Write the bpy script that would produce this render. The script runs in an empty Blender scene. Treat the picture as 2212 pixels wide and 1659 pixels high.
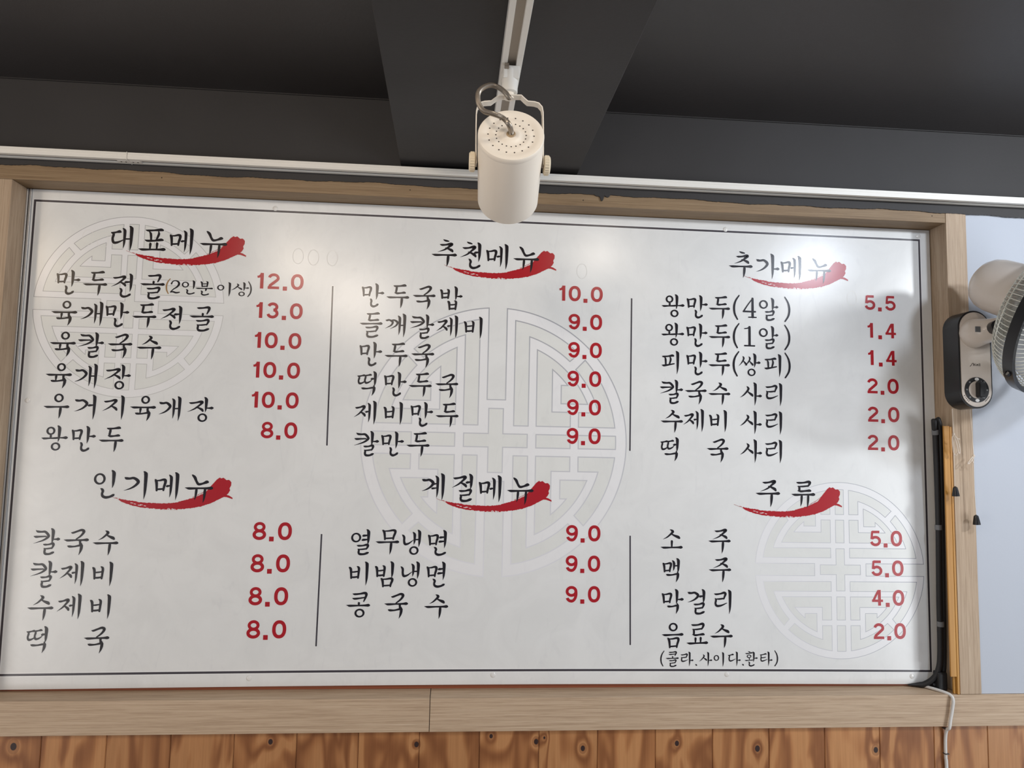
import bpy, bmesh, math, random
from mathutils import Vector, Matrix
from mathutils.geometry import tessellate_polygon
random.seed(7)
S = bpy.context.scene
COL = S.collection
GZ = 1.05                                   # height of the board's printed border above the floor
# ---------------------------------------------------------------- camera, world, lights, exposure
cam_d = bpy.data.cameras.new('camera'); cam = bpy.data.objects.new('camera', cam_d); COL.objects.link(cam)
right = Vector((0.99640888, -0.08221609, 0.02024506)); down = Vector((0.02715613, 0.08383151, -0.99610984)); fwd = Vector((0.08019908, 0.99308247, 0.08576313))
m = Matrix((right, -down, -fwd)).transposed().to_4x4(); m.translation = Vector((1.06187745, -1.89481824, 0.566542 + GZ)); cam.matrix_world = m
cam_d.sensor_width = 36; cam_d.lens = 1583.455 / 2212 * 36; cam_d.clip_start = .02
S.camera = cam
S.view_settings.view_transform = 'Standard'; S.view_settings.look = 'None'; S.view_settings.gamma = 1; S.view_settings.use_curve_mapping = False
S.view_settings.exposure = 0.12
wd = bpy.data.worlds.new('world'); S.world = wd; wd.use_nodes = True
bg = wd.node_tree.nodes['Background']; bg.inputs[0].default_value = (.80, .86, 1.0, 1); bg.inputs[1].default_value = .40

def light(name, kind, loc, energy, color, size=.1, size_y=None, aim=None):
    d = bpy.data.lights.new(name, kind); d.energy = energy; d.color = color
    if kind == 'AREA':
        d.size = size
        if size_y: d.shape = 'RECTANGLE'; d.size_y = size_y
        else: d.shape = 'DISK'
    else: d.shadow_soft_size = size
    o = bpy.data.objects.new(name, d); COL.objects.link(o); o.location = Vector(loc) + Vector((0, 0, GZ))
    if aim: o.rotation_euler = (Vector(aim) - Vector(loc)).to_track_quat('-Z', 'Y').to_euler()
    return o
LIGHTS = [
 ('right_fill', 'AREA', (4.36, -1.88, -.10), 58, (.92, .96, 1.0), 1.7, 1.4, (1.6, 0, .1)),  # added cool side fill for the board; no window stands there
 ('left_fill', 'AREA', (-1.66, -1.88, -.10), 34, (1.0, .95, .90), 1.7, 1.4, (.9, 0, .1)),  # weaker fill added on the left to even the board, not a window
 ('cool_spot', 'AREA', (2.5825, -1.0951, 1.36), 5.4, (.80, .88, 1.0), .12, None, (2.0, 0, .3)),
 ('right_spot', 'AREA', (3.45, -1.35, 1.36), 14, (.92, .96, 1.0), .16, None, (2.1, 0, .4)),
 ('warm_spot_a', 'AREA', (.3343, -1.4579, 1.38), 2.7, (1.0, .86, .70), .15, None, (.6, 0, .1)),
 ('warm_spot_b', 'AREA', (1.6656, -1.1642, 1.38), 1.9, (1.0, .90, .78), .15, None, (1.3, 0, .1)),
 ('warm_spot_d', 'AREA', (.5033, -2.2605, 1.40), 9.0, (1.0, .86, .72), .26, None, (1.1, -.5, .9)),
 ('warm_spot_c', 'AREA', (-.9454, -1.6644, 1.38), 3.2, (1.0, .80, .58), .16, None, (.1, 0, .2)),
]
for a in LIGHTS: light(*a)

# ---------------------------------------------------------------- materials
def lin(c): return tuple(((v / 255) / 12.92 if v <= 10 else ((v / 255 + .055) / 1.055) ** 2.4) for v in c)
def mat(name, rgb, rough=.5, metal=0., spec=.5, coat=0.):
    M = bpy.data.materials.new(name); M.use_nodes = True; b = M.node_tree.nodes['Principled BSDF']
    b.inputs['Base Color'].default_value = (*lin(rgb), 1); b.inputs['Roughness'].default_value = rough; b.inputs['Metallic'].default_value = metal
    b.inputs['Specular IOR Level'].default_value = spec; b.inputs['Coat Weight'].default_value = coat
    return M
class N:                                     # small node helper
    def __init__(s, M): s.t = M.node_tree; s.b = s.t.nodes['Principled BSDF']
    def n(s, typ, **k):
        x = s.t.nodes.new(typ)
        for a, v in k.items(): setattr(x, a, v)
        return x
    def l(s, a, b): s.t.links.new(a, b)
    def coord(s, out='Object', scale=(1, 1, 1), loc=(0, 0, 0)):
        c = s.n('ShaderNodeTexCoord'); mp = s.n('ShaderNodeMapping'); mp.inputs['Scale'].default_value = scale; mp.inputs['Location'].default_value = loc
        s.l(c.outputs[out], mp.inputs[0]); return mp.outputs[0]
    def noise(s, v, scale, detail=4, rough=.55, dist=0):
        x = s.n('ShaderNodeTexNoise'); x.inputs['Scale'].default_value = scale; x.inputs['Detail'].default_value = detail; x.inputs['Roughness'].default_value = rough
        x.inputs['Distortion'].default_value = dist; s.l(v, x.inputs['Vector']); return x.outputs['Fac']
    def ramp(s, f, stops):
        r = s.n('ShaderNodeValToRGB'); e = r.color_ramp.elements
        while len(e) < len(stops): e.new(.5)
        for el, (p, c) in zip(e, stops): el.position = p; el.color = (*c, 1)
        s.l(f, r.inputs[0]); return r.outputs[0]
    def mix(s, f, a, b, mode='MIX'):
        x = s.n('ShaderNodeMix', data_type='RGBA', blend_type=mode)
        for sock, v in ((x.inputs[0], f), (x.inputs[6], a), (x.inputs[7], b)):
            if hasattr(v, 'links'): s.l(v, sock)
            elif isinstance(v, (int, float)): sock.default_value = v
            else: sock.default_value = (*v, 1)
        return x.outputs[2]
    def math(s, op, a, b=None, c=None):
        x = s.n('ShaderNodeMath', operation=op)
        for i, v in enumerate((a, b, c)):
            if v is None: continue
            if hasattr(v, 'links'): s.l(v, x.inputs[i])
            else: x.inputs[i].default_value = v
        return x.outputs[0]
    def bump(s, h, strength, dist=.001):
        x = s.n('ShaderNodeBump'); x.inputs['Strength'].default_value = strength; x.inputs['Distance'].default_value = dist
        s.l(h, x.inputs['Height']); s.l(x.outputs[0], s.b.inputs['Normal'])

def paper(name, rgb, k=1.0):                  # faintly mottled rice-paper print
    M = mat(name, rgb, .25, 0, .45); h = N(M)
    v = h.coord('Object', (1, 1, 1)); f = h.noise(v, 7, 6, .6, 1.4); c = lin(rgb)
    v2 = h.coord('Object', (26, 26, 9)); g = h.noise(v2, 1.0, 3, .5, 2.2)
    col = h.ramp(f, [(.36, tuple(x * (1 - .035 * k) for x in c)), (.62, tuple(min(1, x * (1 + .02 * k)) for x in c))])
    mk = h.ramp(g, [(.60, (1, 1, 1)), (.72, (.965, .965, .97))])
    h.l(h.mix(1.0, col, mk, 'MULTIPLY'), h.b.inputs['Base Color'])
    w = h.noise(h.coord('Object'), 5, 2, .5); h.bump(w, .12, .004)
    return M
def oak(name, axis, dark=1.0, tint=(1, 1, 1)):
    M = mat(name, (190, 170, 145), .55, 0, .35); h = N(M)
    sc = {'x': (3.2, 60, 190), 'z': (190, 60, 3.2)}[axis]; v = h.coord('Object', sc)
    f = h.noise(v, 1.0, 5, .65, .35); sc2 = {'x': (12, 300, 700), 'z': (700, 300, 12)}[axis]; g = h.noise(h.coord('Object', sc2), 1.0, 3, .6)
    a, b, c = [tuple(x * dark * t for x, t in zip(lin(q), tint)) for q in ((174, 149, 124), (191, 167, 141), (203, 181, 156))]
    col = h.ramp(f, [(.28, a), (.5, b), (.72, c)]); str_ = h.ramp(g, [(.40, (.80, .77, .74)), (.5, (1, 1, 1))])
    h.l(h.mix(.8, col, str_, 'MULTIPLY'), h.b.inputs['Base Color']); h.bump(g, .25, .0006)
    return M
KN = [(.077, -.143, 1.3), (.655, -.139, 1), (.998, -.149, 1), (1.177, -.132, .8), (1.287, -.146, 1), (1.307, -.137, .5), (1.402, -.163, 1), (1.637, -.154, 1), (1.842, -.169, 1.2), (2.15, -.176, 1.1)]
def pine():
    M = mat('pine', (178, 118, 72), .42, 0, .4); h = N(M)
    geo = h.n('ShaderNodeNewGeometry'); sep = h.n('ShaderNodeSeparateXYZ'); h.l(geo.outputs['Position'], sep.inputs[0])
    oi = h.n('ShaderNodeObjectInfo'); X, Z = sep.outputs[0], h.math('SUBTRACT', sep.outputs[2], GZ)
    off = h.math('MULTIPLY', oi.outputs['Random'], 37.0)
    bend = None; rings = None; core = None
    for kx, kz, s in KN:
        dx = h.math('SUBTRACT', X, kx); dz = h.math('MULTIPLY', h.math('SUBTRACT', Z, kz), .8)
        d = h.math('SQRT', h.math('ADD', h.math('MULTIPLY', dx, dx), h.math('MULTIPLY', dz, dz)))
        e = h.math('EXPONENT', h.math('MULTIPLY', d, -70.0 / s))
        bend = e if bend is None else h.math('ADD', bend, e)
        cc = h.math('SMOOTH_MIN', 1, 1, 0) if False else h.math('LESS_THAN', d, .0052 * s); core = cc if core is None else h.math('MAXIMUM', core, cc)
        rr = h.math('LESS_THAN', d, .0105 * s); rings = rr if rings is None else h.math('MAXIMUM', rings, rr)
    cmb = h.n('ShaderNodeCombineXYZ'); h.l(h.math('ADD', h.math('MULTIPLY', X, 13), off), cmb.inputs[0]); h.l(h.math('MULTIPLY', Z, 3.0), cmb.inputs[2]); h.l(off, cmb.inputs[1])
    f = h.noise(cmb.outputs[0], 1.0, 2, .45, .8)
    w = h.math('SINE', h.math('MULTIPLY', h.math('ADD', f, h.math('MULTIPLY', bend, .5)), 19.0))
    col = h.ramp(h.math('MULTIPLY_ADD', w, .5, .5), [(0, lin((140, 90, 54))), (.5, lin((174, 120, 76))), (.8, lin((188, 136, 90)))])
    tone = h.ramp(oi.outputs['Random'], [(0, (.86, .84, .82)), (1, (1.06, 1.05, 1.02))]); col = h.mix(1.0, col, tone, 'MULTIPLY')
    fine = h.noise(h.coord('Object', (160, 30, 5)), 1.0, 4, .6); col = h.mix(.5, col, h.ramp(fine, [(.35, (.8, .76, .7)), (.6, (1.05, 1.05, 1.05))]), 'MULTIPLY')
    col = h.mix(h.math('MULTIPLY', rings, .45), col, lin((120, 72, 42))); col = h.mix(core, col, lin((52, 36, 34)))
    h.l(col, h.b.inputs['Base Color']); return M
def blackpaint(name='black_paint', rgb=(52, 50, 50)):
    M = mat(name, rgb, .62, 0, .38); h = N(M); f = h.noise(h.coord('Object'), 90, 4, .7); g = h.noise(h.coord('Object'), 2.3, 3, .5); c = lin(rgb)
    h.l(h.ramp(g, [(.3, tuple(x * .86 for x in c)), (.7, tuple(x * 1.12 for x in c))]), h.b.inputs['Base Color']); h.bump(f, .25, .0012); return M

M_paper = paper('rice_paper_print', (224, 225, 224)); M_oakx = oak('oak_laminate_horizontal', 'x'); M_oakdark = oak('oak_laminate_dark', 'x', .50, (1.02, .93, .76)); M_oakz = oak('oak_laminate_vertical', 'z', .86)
M_pine = pine(); M_black = blackpaint(); M_wall = mat('pale_wall_paint', (184, 189, 198), .7, 0, .3); h = N(M_wall); h.bump(h.noise(h.coord('Object'), 60, 4, .6), .2, .001)
M_ceil = blackpaint('black_ceiling_paint', (54, 51, 51)); M_ceil.node_tree.nodes['Principled BSDF'].inputs['Roughness'].default_value = .46; M_ceil.node_tree.nodes['Principled BSDF'].inputs['Specular IOR Level'].default_value = .6
M_red = mat('red_print', (168, 20, 32), .25, 0, .42); M_ink = mat('black_print', (25, 21, 27), .25, 0, .40); M_halo = mat('white_print', (234, 235, 235), .21)
M_line = mat('grey_line_print', (66, 62, 68), .26); M_band = paper('medallion_band_print', (230, 230, 231), .4); M_cell = paper('medallion_cell_print', (222, 223, 220), .8)
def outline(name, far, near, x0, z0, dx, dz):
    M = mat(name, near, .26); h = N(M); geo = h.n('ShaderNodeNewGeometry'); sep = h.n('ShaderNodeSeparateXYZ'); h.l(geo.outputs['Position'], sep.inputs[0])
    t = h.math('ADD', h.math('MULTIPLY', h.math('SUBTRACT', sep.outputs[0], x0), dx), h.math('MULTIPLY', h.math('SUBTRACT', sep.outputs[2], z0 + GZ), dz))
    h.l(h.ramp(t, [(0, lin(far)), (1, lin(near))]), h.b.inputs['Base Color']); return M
M_alu = mat('aluminium', (190, 192, 194), .35, .6); M_railwhite = mat('cream_enamel', (238, 235, 228), .4); M_lamp = mat('ivory_enamel', (242, 233, 219), .42, 0, .4)
M_wellshade = mat('rail_well_shade', (178, 168, 156), .6); M_slot = mat('dark_slot', (62, 54, 50), .6); M_hole = mat('dark_hole', (40, 26, 22), .8); M_flex = mat('steel_conduit', (150, 140, 128), .35, .7); M_brass = mat('tan_grommet', (168, 144, 112), .5)  # rail well: shade inside the white track channel, put into its colour
M_knob = mat('cream_plastic', (236, 222, 196), .5); M_blackpl = mat('black_plastic', (24, 24, 27), .28); M_rubber = mat('black_rubber', (26, 26, 28), .55); M_tape = mat('grey_tape', (112, 114, 116), .4)
M_fanw = mat('cream_fan_plastic', (216, 206, 196), .3, 0, .5, .3); M_guard = mat('white_wire', (214, 214, 204), .4); M_grille = mat('grey_blade', (150, 150, 150), .4)
M_amber = mat('amber_wood', (190, 132, 62), .5); h = N(M_amber); h.l(h.ramp(h.noise(h.coord('Object', (120, 60, 3)), 1, 3), [(.3, lin((170, 118, 46))), (.7, lin((194, 142, 66)))]), h.b.inputs['Base Color'])
M_rust = mat('reddish_wood', (150, 84, 56), .6); M_string = mat('cream_string', (214, 200, 184), .8); M_cable = mat('white_cable', (214, 212, 208), .45); M_gap = mat('dark_gap', (36, 30, 28), .9)
M_clear = mat('clear_cap', (222, 221, 218), .12, 0, .6); M_floor = mat('floor_vinyl', (150, 140, 128), .6); M_ghost = mat('faded_print', (219, 218, 214), .45); M_gold = mat('worn_gold_print', (150, 112, 60), .5)

# ---------------------------------------------------------------- objects
def tag(o, label=None, cat=None, group=None, kind=None):
    if label: o['label'] = label
    if cat: o['category'] = cat
    if group: o['group'] = group
    if kind: o['kind'] = kind
    return o
ORG = {}
def thing(name, loc, label=None, cat=None, group=None, kind=None):
    o = bpy.data.objects.new(name, None); COL.objects.link(o); o.location = (loc[0], loc[1], loc[2] + GZ); o.empty_display_size = .05; ORG[o.name] = Vector(loc)
    return tag(o, label, cat, group, kind)
def obj(name, bm, mats, parent=None, org=None, label=None, smooth=False, kind=None, recalc=True):
    """bm in room coordinates; org = where its origin goes"""
    if parent is not None: base = ORG[parent.name]
    else: base = Vector(org or (0, 0, 0))
    loc = Vector(org) if org else base
    bmesh.ops.translate(bm, verts=bm.verts, vec=-loc)
    if recalc: bmesh.ops.recalc_face_normals(bm, faces=bm.faces)
    me = bpy.data.meshes.new(name); bm.to_mesh(me); bm.free()
    for q in (mats if isinstance(mats, (list, tuple)) else [mats]): me.materials.append(q)
    if smooth:
        me.polygons.foreach_set('use_smooth', [True] * len(me.polygons))
        try: me.set_sharp_from_angle(angle=math.radians(38))
        except Exception: pass
    o = bpy.data.objects.new(name, me); COL.objects.link(o)
    if parent is not None: o.parent = parent; o.location = loc - base
    else: o.location = loc + Vector((0, 0, GZ))
    ORG[o.name] = loc
    return tag(o, label, kind=kind)
def box(bm, x0, x1, y0, y1, z0, z1, bev=0., mi=0):
    r = bmesh.ops.create_cube(bm, size=1); vs = r['verts']
    for v in vs: v.co = Vector((x0 if v.co.x < 0 else x1, y0 if v.co.y < 0 else y1, z0 if v.co.z < 0 else z1))
    fs = {f for v in vs for f in v.link_faces}
    for f in fs: f.material_index = mi
    if bev: bmesh.ops.bevel(bm, geom=list({e for f in fs for e in f.edges}), offset=bev, segments=2, affect='EDGES', profile=.6)
    return bm
def B(*a, **k): return box(bmesh.new(), *a, **k)
def frame_of(d):
    d = d.normalized(); u = d.orthogonal().normalized(); return u, d.cross(u)
def tube(bm, pts, r, n=8, mi=0, radii=None, closed=False):
    pts = [Vector(p) for p in pts]; N_ = len(pts); rings = []; u = None
    for i, p in enumerate(pts):
        d = (pts[(i + 1) % N_] - pts[i - 1]) if closed else (pts[min(i + 1, N_ - 1)] - pts[max(i - 1, 0)]); d.normalize()
        u = (u - d * u.dot(d)).normalized() if u is not None else frame_of(d)[0]; w = d.cross(u); rr = radii[i] if radii else r
        rings.append([bm.verts.new(p + (u * math.cos(math.tau * k / n) + w * math.sin(math.tau * k / n)) * rr) for k in range(n)])
    for i in range(N_ if closed else N_ - 1):
        a, b = rings[i], rings[(i + 1) % N_]
        for k in range(n): bm.faces.new((a[k], a[(k + 1) % n], b[(k + 1) % n], b[k])).material_index = mi
    if not closed: bm.faces.new(rings[0][::-1]).material_index = mi; bm.faces.new(rings[-1]).material_index = mi
    return bm
def spline(P, k=6):
    P = [Vector(p) for p in P]; Q = [P[0]] + P + [P[-1]]; R = []
    for i in range(1, len(Q) - 2):
        a, b, c, d = Q[i - 1:i + 3]
        for j in range(k):
            t = j / k; R.append(.5 * (2 * b + (c - a) * t + (2 * a - 5 * b + 4 * c - d) * t * t + (3 * b - a - 3 * c + d) * t ** 3))
    return R + [P[-1]]
def lathe(bm, o, ax, prof, n=32, mi=0, cap=True):
    """prof: list of (distance along ax, radius)"""
    o = Vector(o); ax = Vector(ax).normalized(); u, w = frame_of(ax); rings = []
    for s, r in prof: rings.append([bm.verts.new(o + ax * s + (u * math.cos(math.tau * k / n) + w * math.sin(math.tau * k / n)) * max(r, 1e-5)) for k in range(n)])
    for a, b in zip(rings, rings[1:]):
        for k in range(n): bm.faces.new((a[k], a[(k + 1) % n], b[(k + 1) % n], b[k])).material_index = mi
    if cap: bm.faces.new(rings[0][::-1]).material_index = mi; bm.faces.new(rings[-1]).material_index = mi
    return bm
def prism(bm, poly, y0, y1, mi=0):
    """poly of (x, z) extruded from y0 to y1 (any order)"""
    a = [bm.verts.new((x, y0, z)) for x, z in poly]; b = [bm.verts.new((x, y1, z)) for x, z in poly]; n = len(poly)
    tris = tessellate_polygon([[Vector((x, z, 0)) for x, z in poly]])
    for t in tris:
        bm.faces.new([a[i] for i in t]).material_index = mi; bm.faces.new([b[i] for i in t][::-1]).material_index = mi
    for i in range(n): bm.faces.new((a[i], a[(i + 1) % n], b[(i + 1) % n], b[i])).material_index = mi
    return bm
def flat(bm, poly, y, mi=0):
    """thin print polygon facing the room"""
    vs = [bm.verts.new((x, y, z)) for x, z in poly]
    if len(poly) <= 4:
        try: f = bm.faces.new(vs); f.material_index = mi
        except ValueError: pass
        return bm
    for t in tessellate_polygon([[Vector((x, z, 0)) for x, z in poly]]):
        try: bm.faces.new([vs[i] for i in t]).material_index = mi
        except ValueError: pass
    return bm
def stadium(cx, cz, hw, z0, z1, n=14):
    P = [(cx + hw * math.cos(a), z1 - hw + hw * math.sin(a)) for a in [math.pi * i / n for i in range(n + 1)]]
    return P + [(cx + hw * math.cos(a), z0 + hw + hw * math.sin(a)) for a in [math.pi + math.pi * i / n for i in range(n + 1)]]
# ---------------------------------------------------------------- the setting
FY = -.065                                   # front plane of the oak frame
fl = obj('floor', B(-1.7, 4.4, -4.3, .06, -1.09, -1.05), M_floor, kind='structure')
ce = obj('ceiling', B(-1.7, 4.4, -4.3, .06, 1.445, 1.50), M_ceil, kind='structure')
obj('beam', B(.915, 1.367, -4.28, -.069, 1.271, 1.444, .002), M_black, ce, (1.14, -2, 1.36), 'black painted beam running towards the wall')
obj('cornice', B(-1.68, .914, -.073, -.066, 1.4425, 1.4448), M_black, ce, (0, -.08, 1.44)); obj('cornice', B(1.368, 4.28, -.073, -.066, 1.4425, 1.4448), M_black, ce, (2.5, -.08, 1.44))
obj('wall_left', B(-1.75, -1.7, -4.3, .06, -1.05, 1.445), M_wall, kind='structure'); obj('wall_right', B(4.4, 4.45, -4.3, .06, -1.05, 1.445), M_wall, kind='structure')
wb = thing('wall_back', (1.2, 0, -1.05), kind='structure')
obj('wall_panel', B(-1.7, 4.4, .02, .06, -1.05, 1.445), M_wall, wb, (1.2, .04, .2))
obj('pale_panel', B(2.43, 4.4, -.062, .018, -.0385, 1.30), M_wall, wb, (3.4, -.02, .6), 'pale blue painted wall right of the frame')
obj('pale_panel', B(-1.7, -.0805, -.062, .018, -.0385, 1.30), M_wall, wb, (-.9, -.02, .6))
random.seed(11)
def ragged(x0, x1):
    P = []; x = x0; z = 1.2255
    while x < x1:
        base = 1.2265 - .0035 * (x - 0) + (.0016 * math.sin(x * 9.1) + .0012 * math.sin(x * 23 + 1) + .0008 * math.sin(x * 61))
        P.append((x, base + random.uniform(-.0006, .0006))); x += .004
    P.append((x1, P[-1][1])); return P
edge = ragged(-1.7, 4.4)
def drip(xd, depth, w):
    out = []
    for x, z in edge:
        q = abs(x - xd) / w
        out.append((x, z - depth * max(0, 1 - q * q) if q < 1 else z))
    return out
edge = drip(1.434, .015, .0065); edge = drip(1.448, .006, .008); edge = drip(1.425, .004, .012)
bm = prism(bmesh.new(), [(-1.7, 1.445)] + edge + [(4.4, 1.445)], -.0685, -.0655); obj('black_wall_paint', bm, M_black, wb, (1.2, -.067, 1.33), 'black upper wall with ragged painted edge and drips')
obj('upper_wall', B(-1.7, 4.4, -.0655, .0195, 1.3005, 1.4445), M_black, wb, (1.2, -.02, 1.37))
# pine tongue-and-groove boarding under the frame, one object per plank
P0 = .1376 - .1445 * 8
def plank_bm(x0, x1, z0, z1, y):
    bm = B(x0 + .0003, x1 - .0003, y, y + .014, z0, z1); bmesh.ops.bevel(bm, geom=[e for e in bm.edges if abs(e.verts[0].co.y - y) < 1e-5 and abs(e.verts[1].co.y - y) < 1e-5 and abs(e.verts[0].co.x - e.verts[1].co.x) < 1e-5], offset=.0016, segments=2, affect='EDGES'); return bm
for i in range(33):
    x0 = P0 + .1445 * i; obj('plank', plank_bm(x0, x0 + .1445, -1.05, -.1172, -.056), M_pine, wb, (x0 + .07, -.05, -1.05))
obj('batten', B(-1.2, 3.8, -.041, .0185, -1.05, -.1174), M_gap, wb, (1.2, -.02, -.6))
# the oak frame round the recess
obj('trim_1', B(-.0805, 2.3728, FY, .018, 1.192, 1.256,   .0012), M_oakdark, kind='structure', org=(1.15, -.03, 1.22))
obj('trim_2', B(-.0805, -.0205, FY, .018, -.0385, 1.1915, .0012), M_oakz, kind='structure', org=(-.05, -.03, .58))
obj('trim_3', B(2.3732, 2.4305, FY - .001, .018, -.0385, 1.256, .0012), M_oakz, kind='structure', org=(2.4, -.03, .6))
t4 = thing('trim_4', (1.2, -.03, -.08), kind='structure')
obj('rail_board', B(-1.7, 1.0268, FY, .018, -.1172, -.0395, .0012), M_oakx, t4, (-.3, -.03, -.08)); obj('rail_board', B(1.0282, 4.4, FY - .0008, .018, -.1172, -.0393, .0012), M_oakx, t4, (2.5, -.03, -.08))
obj('joint_gap', B(1.0266, 1.0284, FY + .003, .017, -.1165, -.040), M_gap, t4, (1.0275, -.03, -.08))
for k, (x, z) in enumerate([(.94, 1.212), (1.385, 1.207), (2.335, 1.2095), (2.405, 1.2075), (.33, 1.213)]):
    obj('nail_hole', lathe(bmesh.new(), (x, FY - .0003, z), (0, -1, 0), [(0, .0014), (.0004, .0012)], 8), M_gap, t4, (x, FY, z))

# ---------------------------------------------------------------- track rails
def rail_profile(bm, x0, x1, slot=True):
    # wall rail seen from below: cover face in front, slotted underside
    y0, y1, z0, z1 = -.102, -.069, 1.2423, 1.2592
    box(bm, x0, x1, y0, y0 + .0125, z0, z1, .0008); box(bm, x0, x1, y1 - .0085, y1, z0, z1, .0006); box(bm, x0, x1, y0 + .0128, y1 - .0088, z0 + .0075, z1)
    box(bm, x0, x1, y0 - .0008, y0 + .0005, z0 + .0098, z0 + .0104); return bm
r1 = thing('track_rail', (-.6, -.085, 1.2423), 'white track rail section on the black wall left of the joint', 'rail', 'white rails along the black wall')
obj('channel', rail_profile(bmesh.new(), -1.6, .2588), M_railwhite, r1); obj('end_cap', B(.232, .2589, -.0905, -.0762, 1.2418, 1.2480, .0006), M_railwhite, r1)
for x in (.240, .251): obj('screw', lathe(bmesh.new(), (x, -.0835, 1.2419), (0, 0, -1), [(0, .0022), (.0007, .0018)], 8), M_slot, r1)
obj('slot', B(-1.6, .2318, -.0889, -.0778, 1.2455, 1.2497), M_slot, r1)
r2 = thing('track_rail', (1.9, -.085, 1.2423), 'long white track rail right of the joint, running behind the spotlight', 'rail', 'white rails along the black wall')
obj('channel', rail_profile(bmesh.new(), .2606, 4.3), M_railwhite, r2); obj('end_cap', B(.2605, .287, -.0905, -.0762, 1.2418, 1.2480, .0006), M_railwhite, r2)
for x in (.268, .279): obj('screw', lathe(bmesh.new(), (x, -.0835, 1.2419), (0, 0, -1), [(0, .0022), (.0007, .0018)], 8), M_slot, r2)
obj('slot', B(.2872, 4.3, -.0889, -.0778, 1.2455, 1.2497), M_slot, r2)
obj('joint_plate', B(.2589, .2604, -.1035, -.0695, 1.2405, 1.2598), M_railwhite, r2)
r3 = thing('track_rail', (1.15, -.9, 1.2705), 'white ceiling track under the black beam pointing at the wall', 'rail')
TX = 1.1515; bm = bmesh.new()
for s in (-1, 1): box(bm, TX + s * .0185 - (.0105 if s > 0 else 0), TX + s * .0185 + (0 if s > 0 else .0105), -2.9, -.12, 1.2510, 1.2706, .0007)
box(bm, TX - .008, TX + .008, -2.9, -.12, 1.2630, 1.2706); obj('channel', bm, M_railwhite, r3)
obj('slot', B(TX - .0079, TX + .0079, -2.89, -.125, 1.2605, 1.2628), M_wellshade, r3); obj('end_cap', B(TX - .0187, TX + .0187, -.1199, -.114, 1.2508, 1.2706, .0008), M_railwhite, r3)

# ---------------------------------------------------------------- track spotlight
PV = Vector((1.1525, -.62, 1.0758)); AX = Vector((.045, math.cos(math.radians(21)), -math.sin(math.radians(21)))).normalized(); R_ = .0575
sp = thing('track_spotlight', tuple(PV), 'ivory cylindrical spotlight hanging from the ceiling track, vented back towards us', 'lamp')
cs, cf = -.068, .104
prof = [(cs - .0010, .0005), (cs - .0010, .0125), (cs - .0002, .0160), (cs + .0016, .0185), (cs + .0018, .0255), (cs + .0012, .0300), (cs + .0010, .0335), (cs + .0018, .0365), (cs + .0018, .0425),
        (cs + .0006, .0460), (cs + .0002, .0520), (cs + .0006, .0562), (cs + .0022, .0573), (cs + .010, R_)]
obj('rear_cap', lathe(bmesh.new(), PV, AX, prof + [(cs + .012, R_ - .0006)], 64, cap=False), M_lamp, sp, smooth=True, label='vented round back of the lamp')
obj('housing', lathe(bmesh.new(), PV, AX, [(cs + .0105, R_ - .0004), (cs + .013, R_), (cf - .004, R_), (cf, R_ - .0015), (cf, R_ - .0035), (cf - .05, R_ - .0035)], 64, cap=False), M_lamp, sp, smooth=True)
obj('lens', lathe(bmesh.new(), PV, AX, [(cf - .012, .001), (cf - .014, .04), (cf - .02, R_ - .0036), (cf - .03, R_ - .0036)], 40), mat('lamp_lens', (225, 222, 214), .2), sp, smooth=True)
u0 = Vector((1, 0, 0)); u0 = (u0 - AX * u0.dot(AX)).normalized(); w0 = AX.cross(u0); bm = bmesh.new()
for rr, n, ph in ((.0395, 18, .1), (.0262, 20, .0)):
    for k in range(n):
        a = math.tau * (k + ph) / n; p = PV + AX * (cs + .0017) + (u0 * math.cos(a) + w0 * math.sin(a)) * rr; lathe(bm, p, -AX, [(-.002, .0013), (.0002, .0013)], 8)
obj('vent_hole', bm, M_hole, sp, kind='stuff')
obj('grommet', lathe(bmesh.new(), PV + AX * cs, -AX, [(-.001, .0085), (.001, .0082), (.0026, .0066), (.0026, .0046)], 20), M_brass, sp, smooth=True)
def strip(bm, path, y0, y1, th):
    a, b, c, d = [], [], [], []
    for i, (x, z) in enumerate(path):
        xa, za = path[max(i - 1, 0)]; xb, zb = path[min(i + 1, len(path) - 1)]; l = math.hypot(xb - xa, zb - za); nx, nz = -(zb - za) / l * th / 2, (xb - xa) / l * th / 2
        a.append(bm.verts.new((x + nx, y0, z + nz))); b.append(bm.verts.new((x + nx, y1, z + nz))); c.append(bm.verts.new((x - nx, y1, z - nz))); d.append(bm.verts.new((x - nx, y0, z - nz)))
    for i in range(len(path) - 1):
        for p, q in ((a, b), (b, c), (c, d), (d, a)): bm.faces.new((p[i], q[i], q[i + 1], p[i + 1]))
    bm.faces.new((a[0], b[0], c[0], d[0])); bm.faces.new((a[-1], d[-1], c[-1], b[-1])); return bm
yk = [(1.0925, 1.068), (1.0912, 1.10), (1.0905, 1.14), (1.0905, 1.164), (1.0925, 1.174), (1.0975, 1.1805), (1.105, 1.183), (1.1165, 1.1845), (1.1235, 1.1905), (1.1305, 1.196), (1.15, 1.1975), (1.1705, 1.1985),
      (1.1765, 1.193), (1.1825, 1.188), (1.195, 1.1875), (1.2025, 1.1855), (1.2085, 1.179), (1.2105, 1.169), (1.2115, 1.14), (1.2122, 1.10), (1.2125, 1.072)]
obj('yoke', strip(bmesh.new(), yk, -.629, -.611, .0018), M_lamp, sp, smooth=True, label='white steel yoke')
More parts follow.
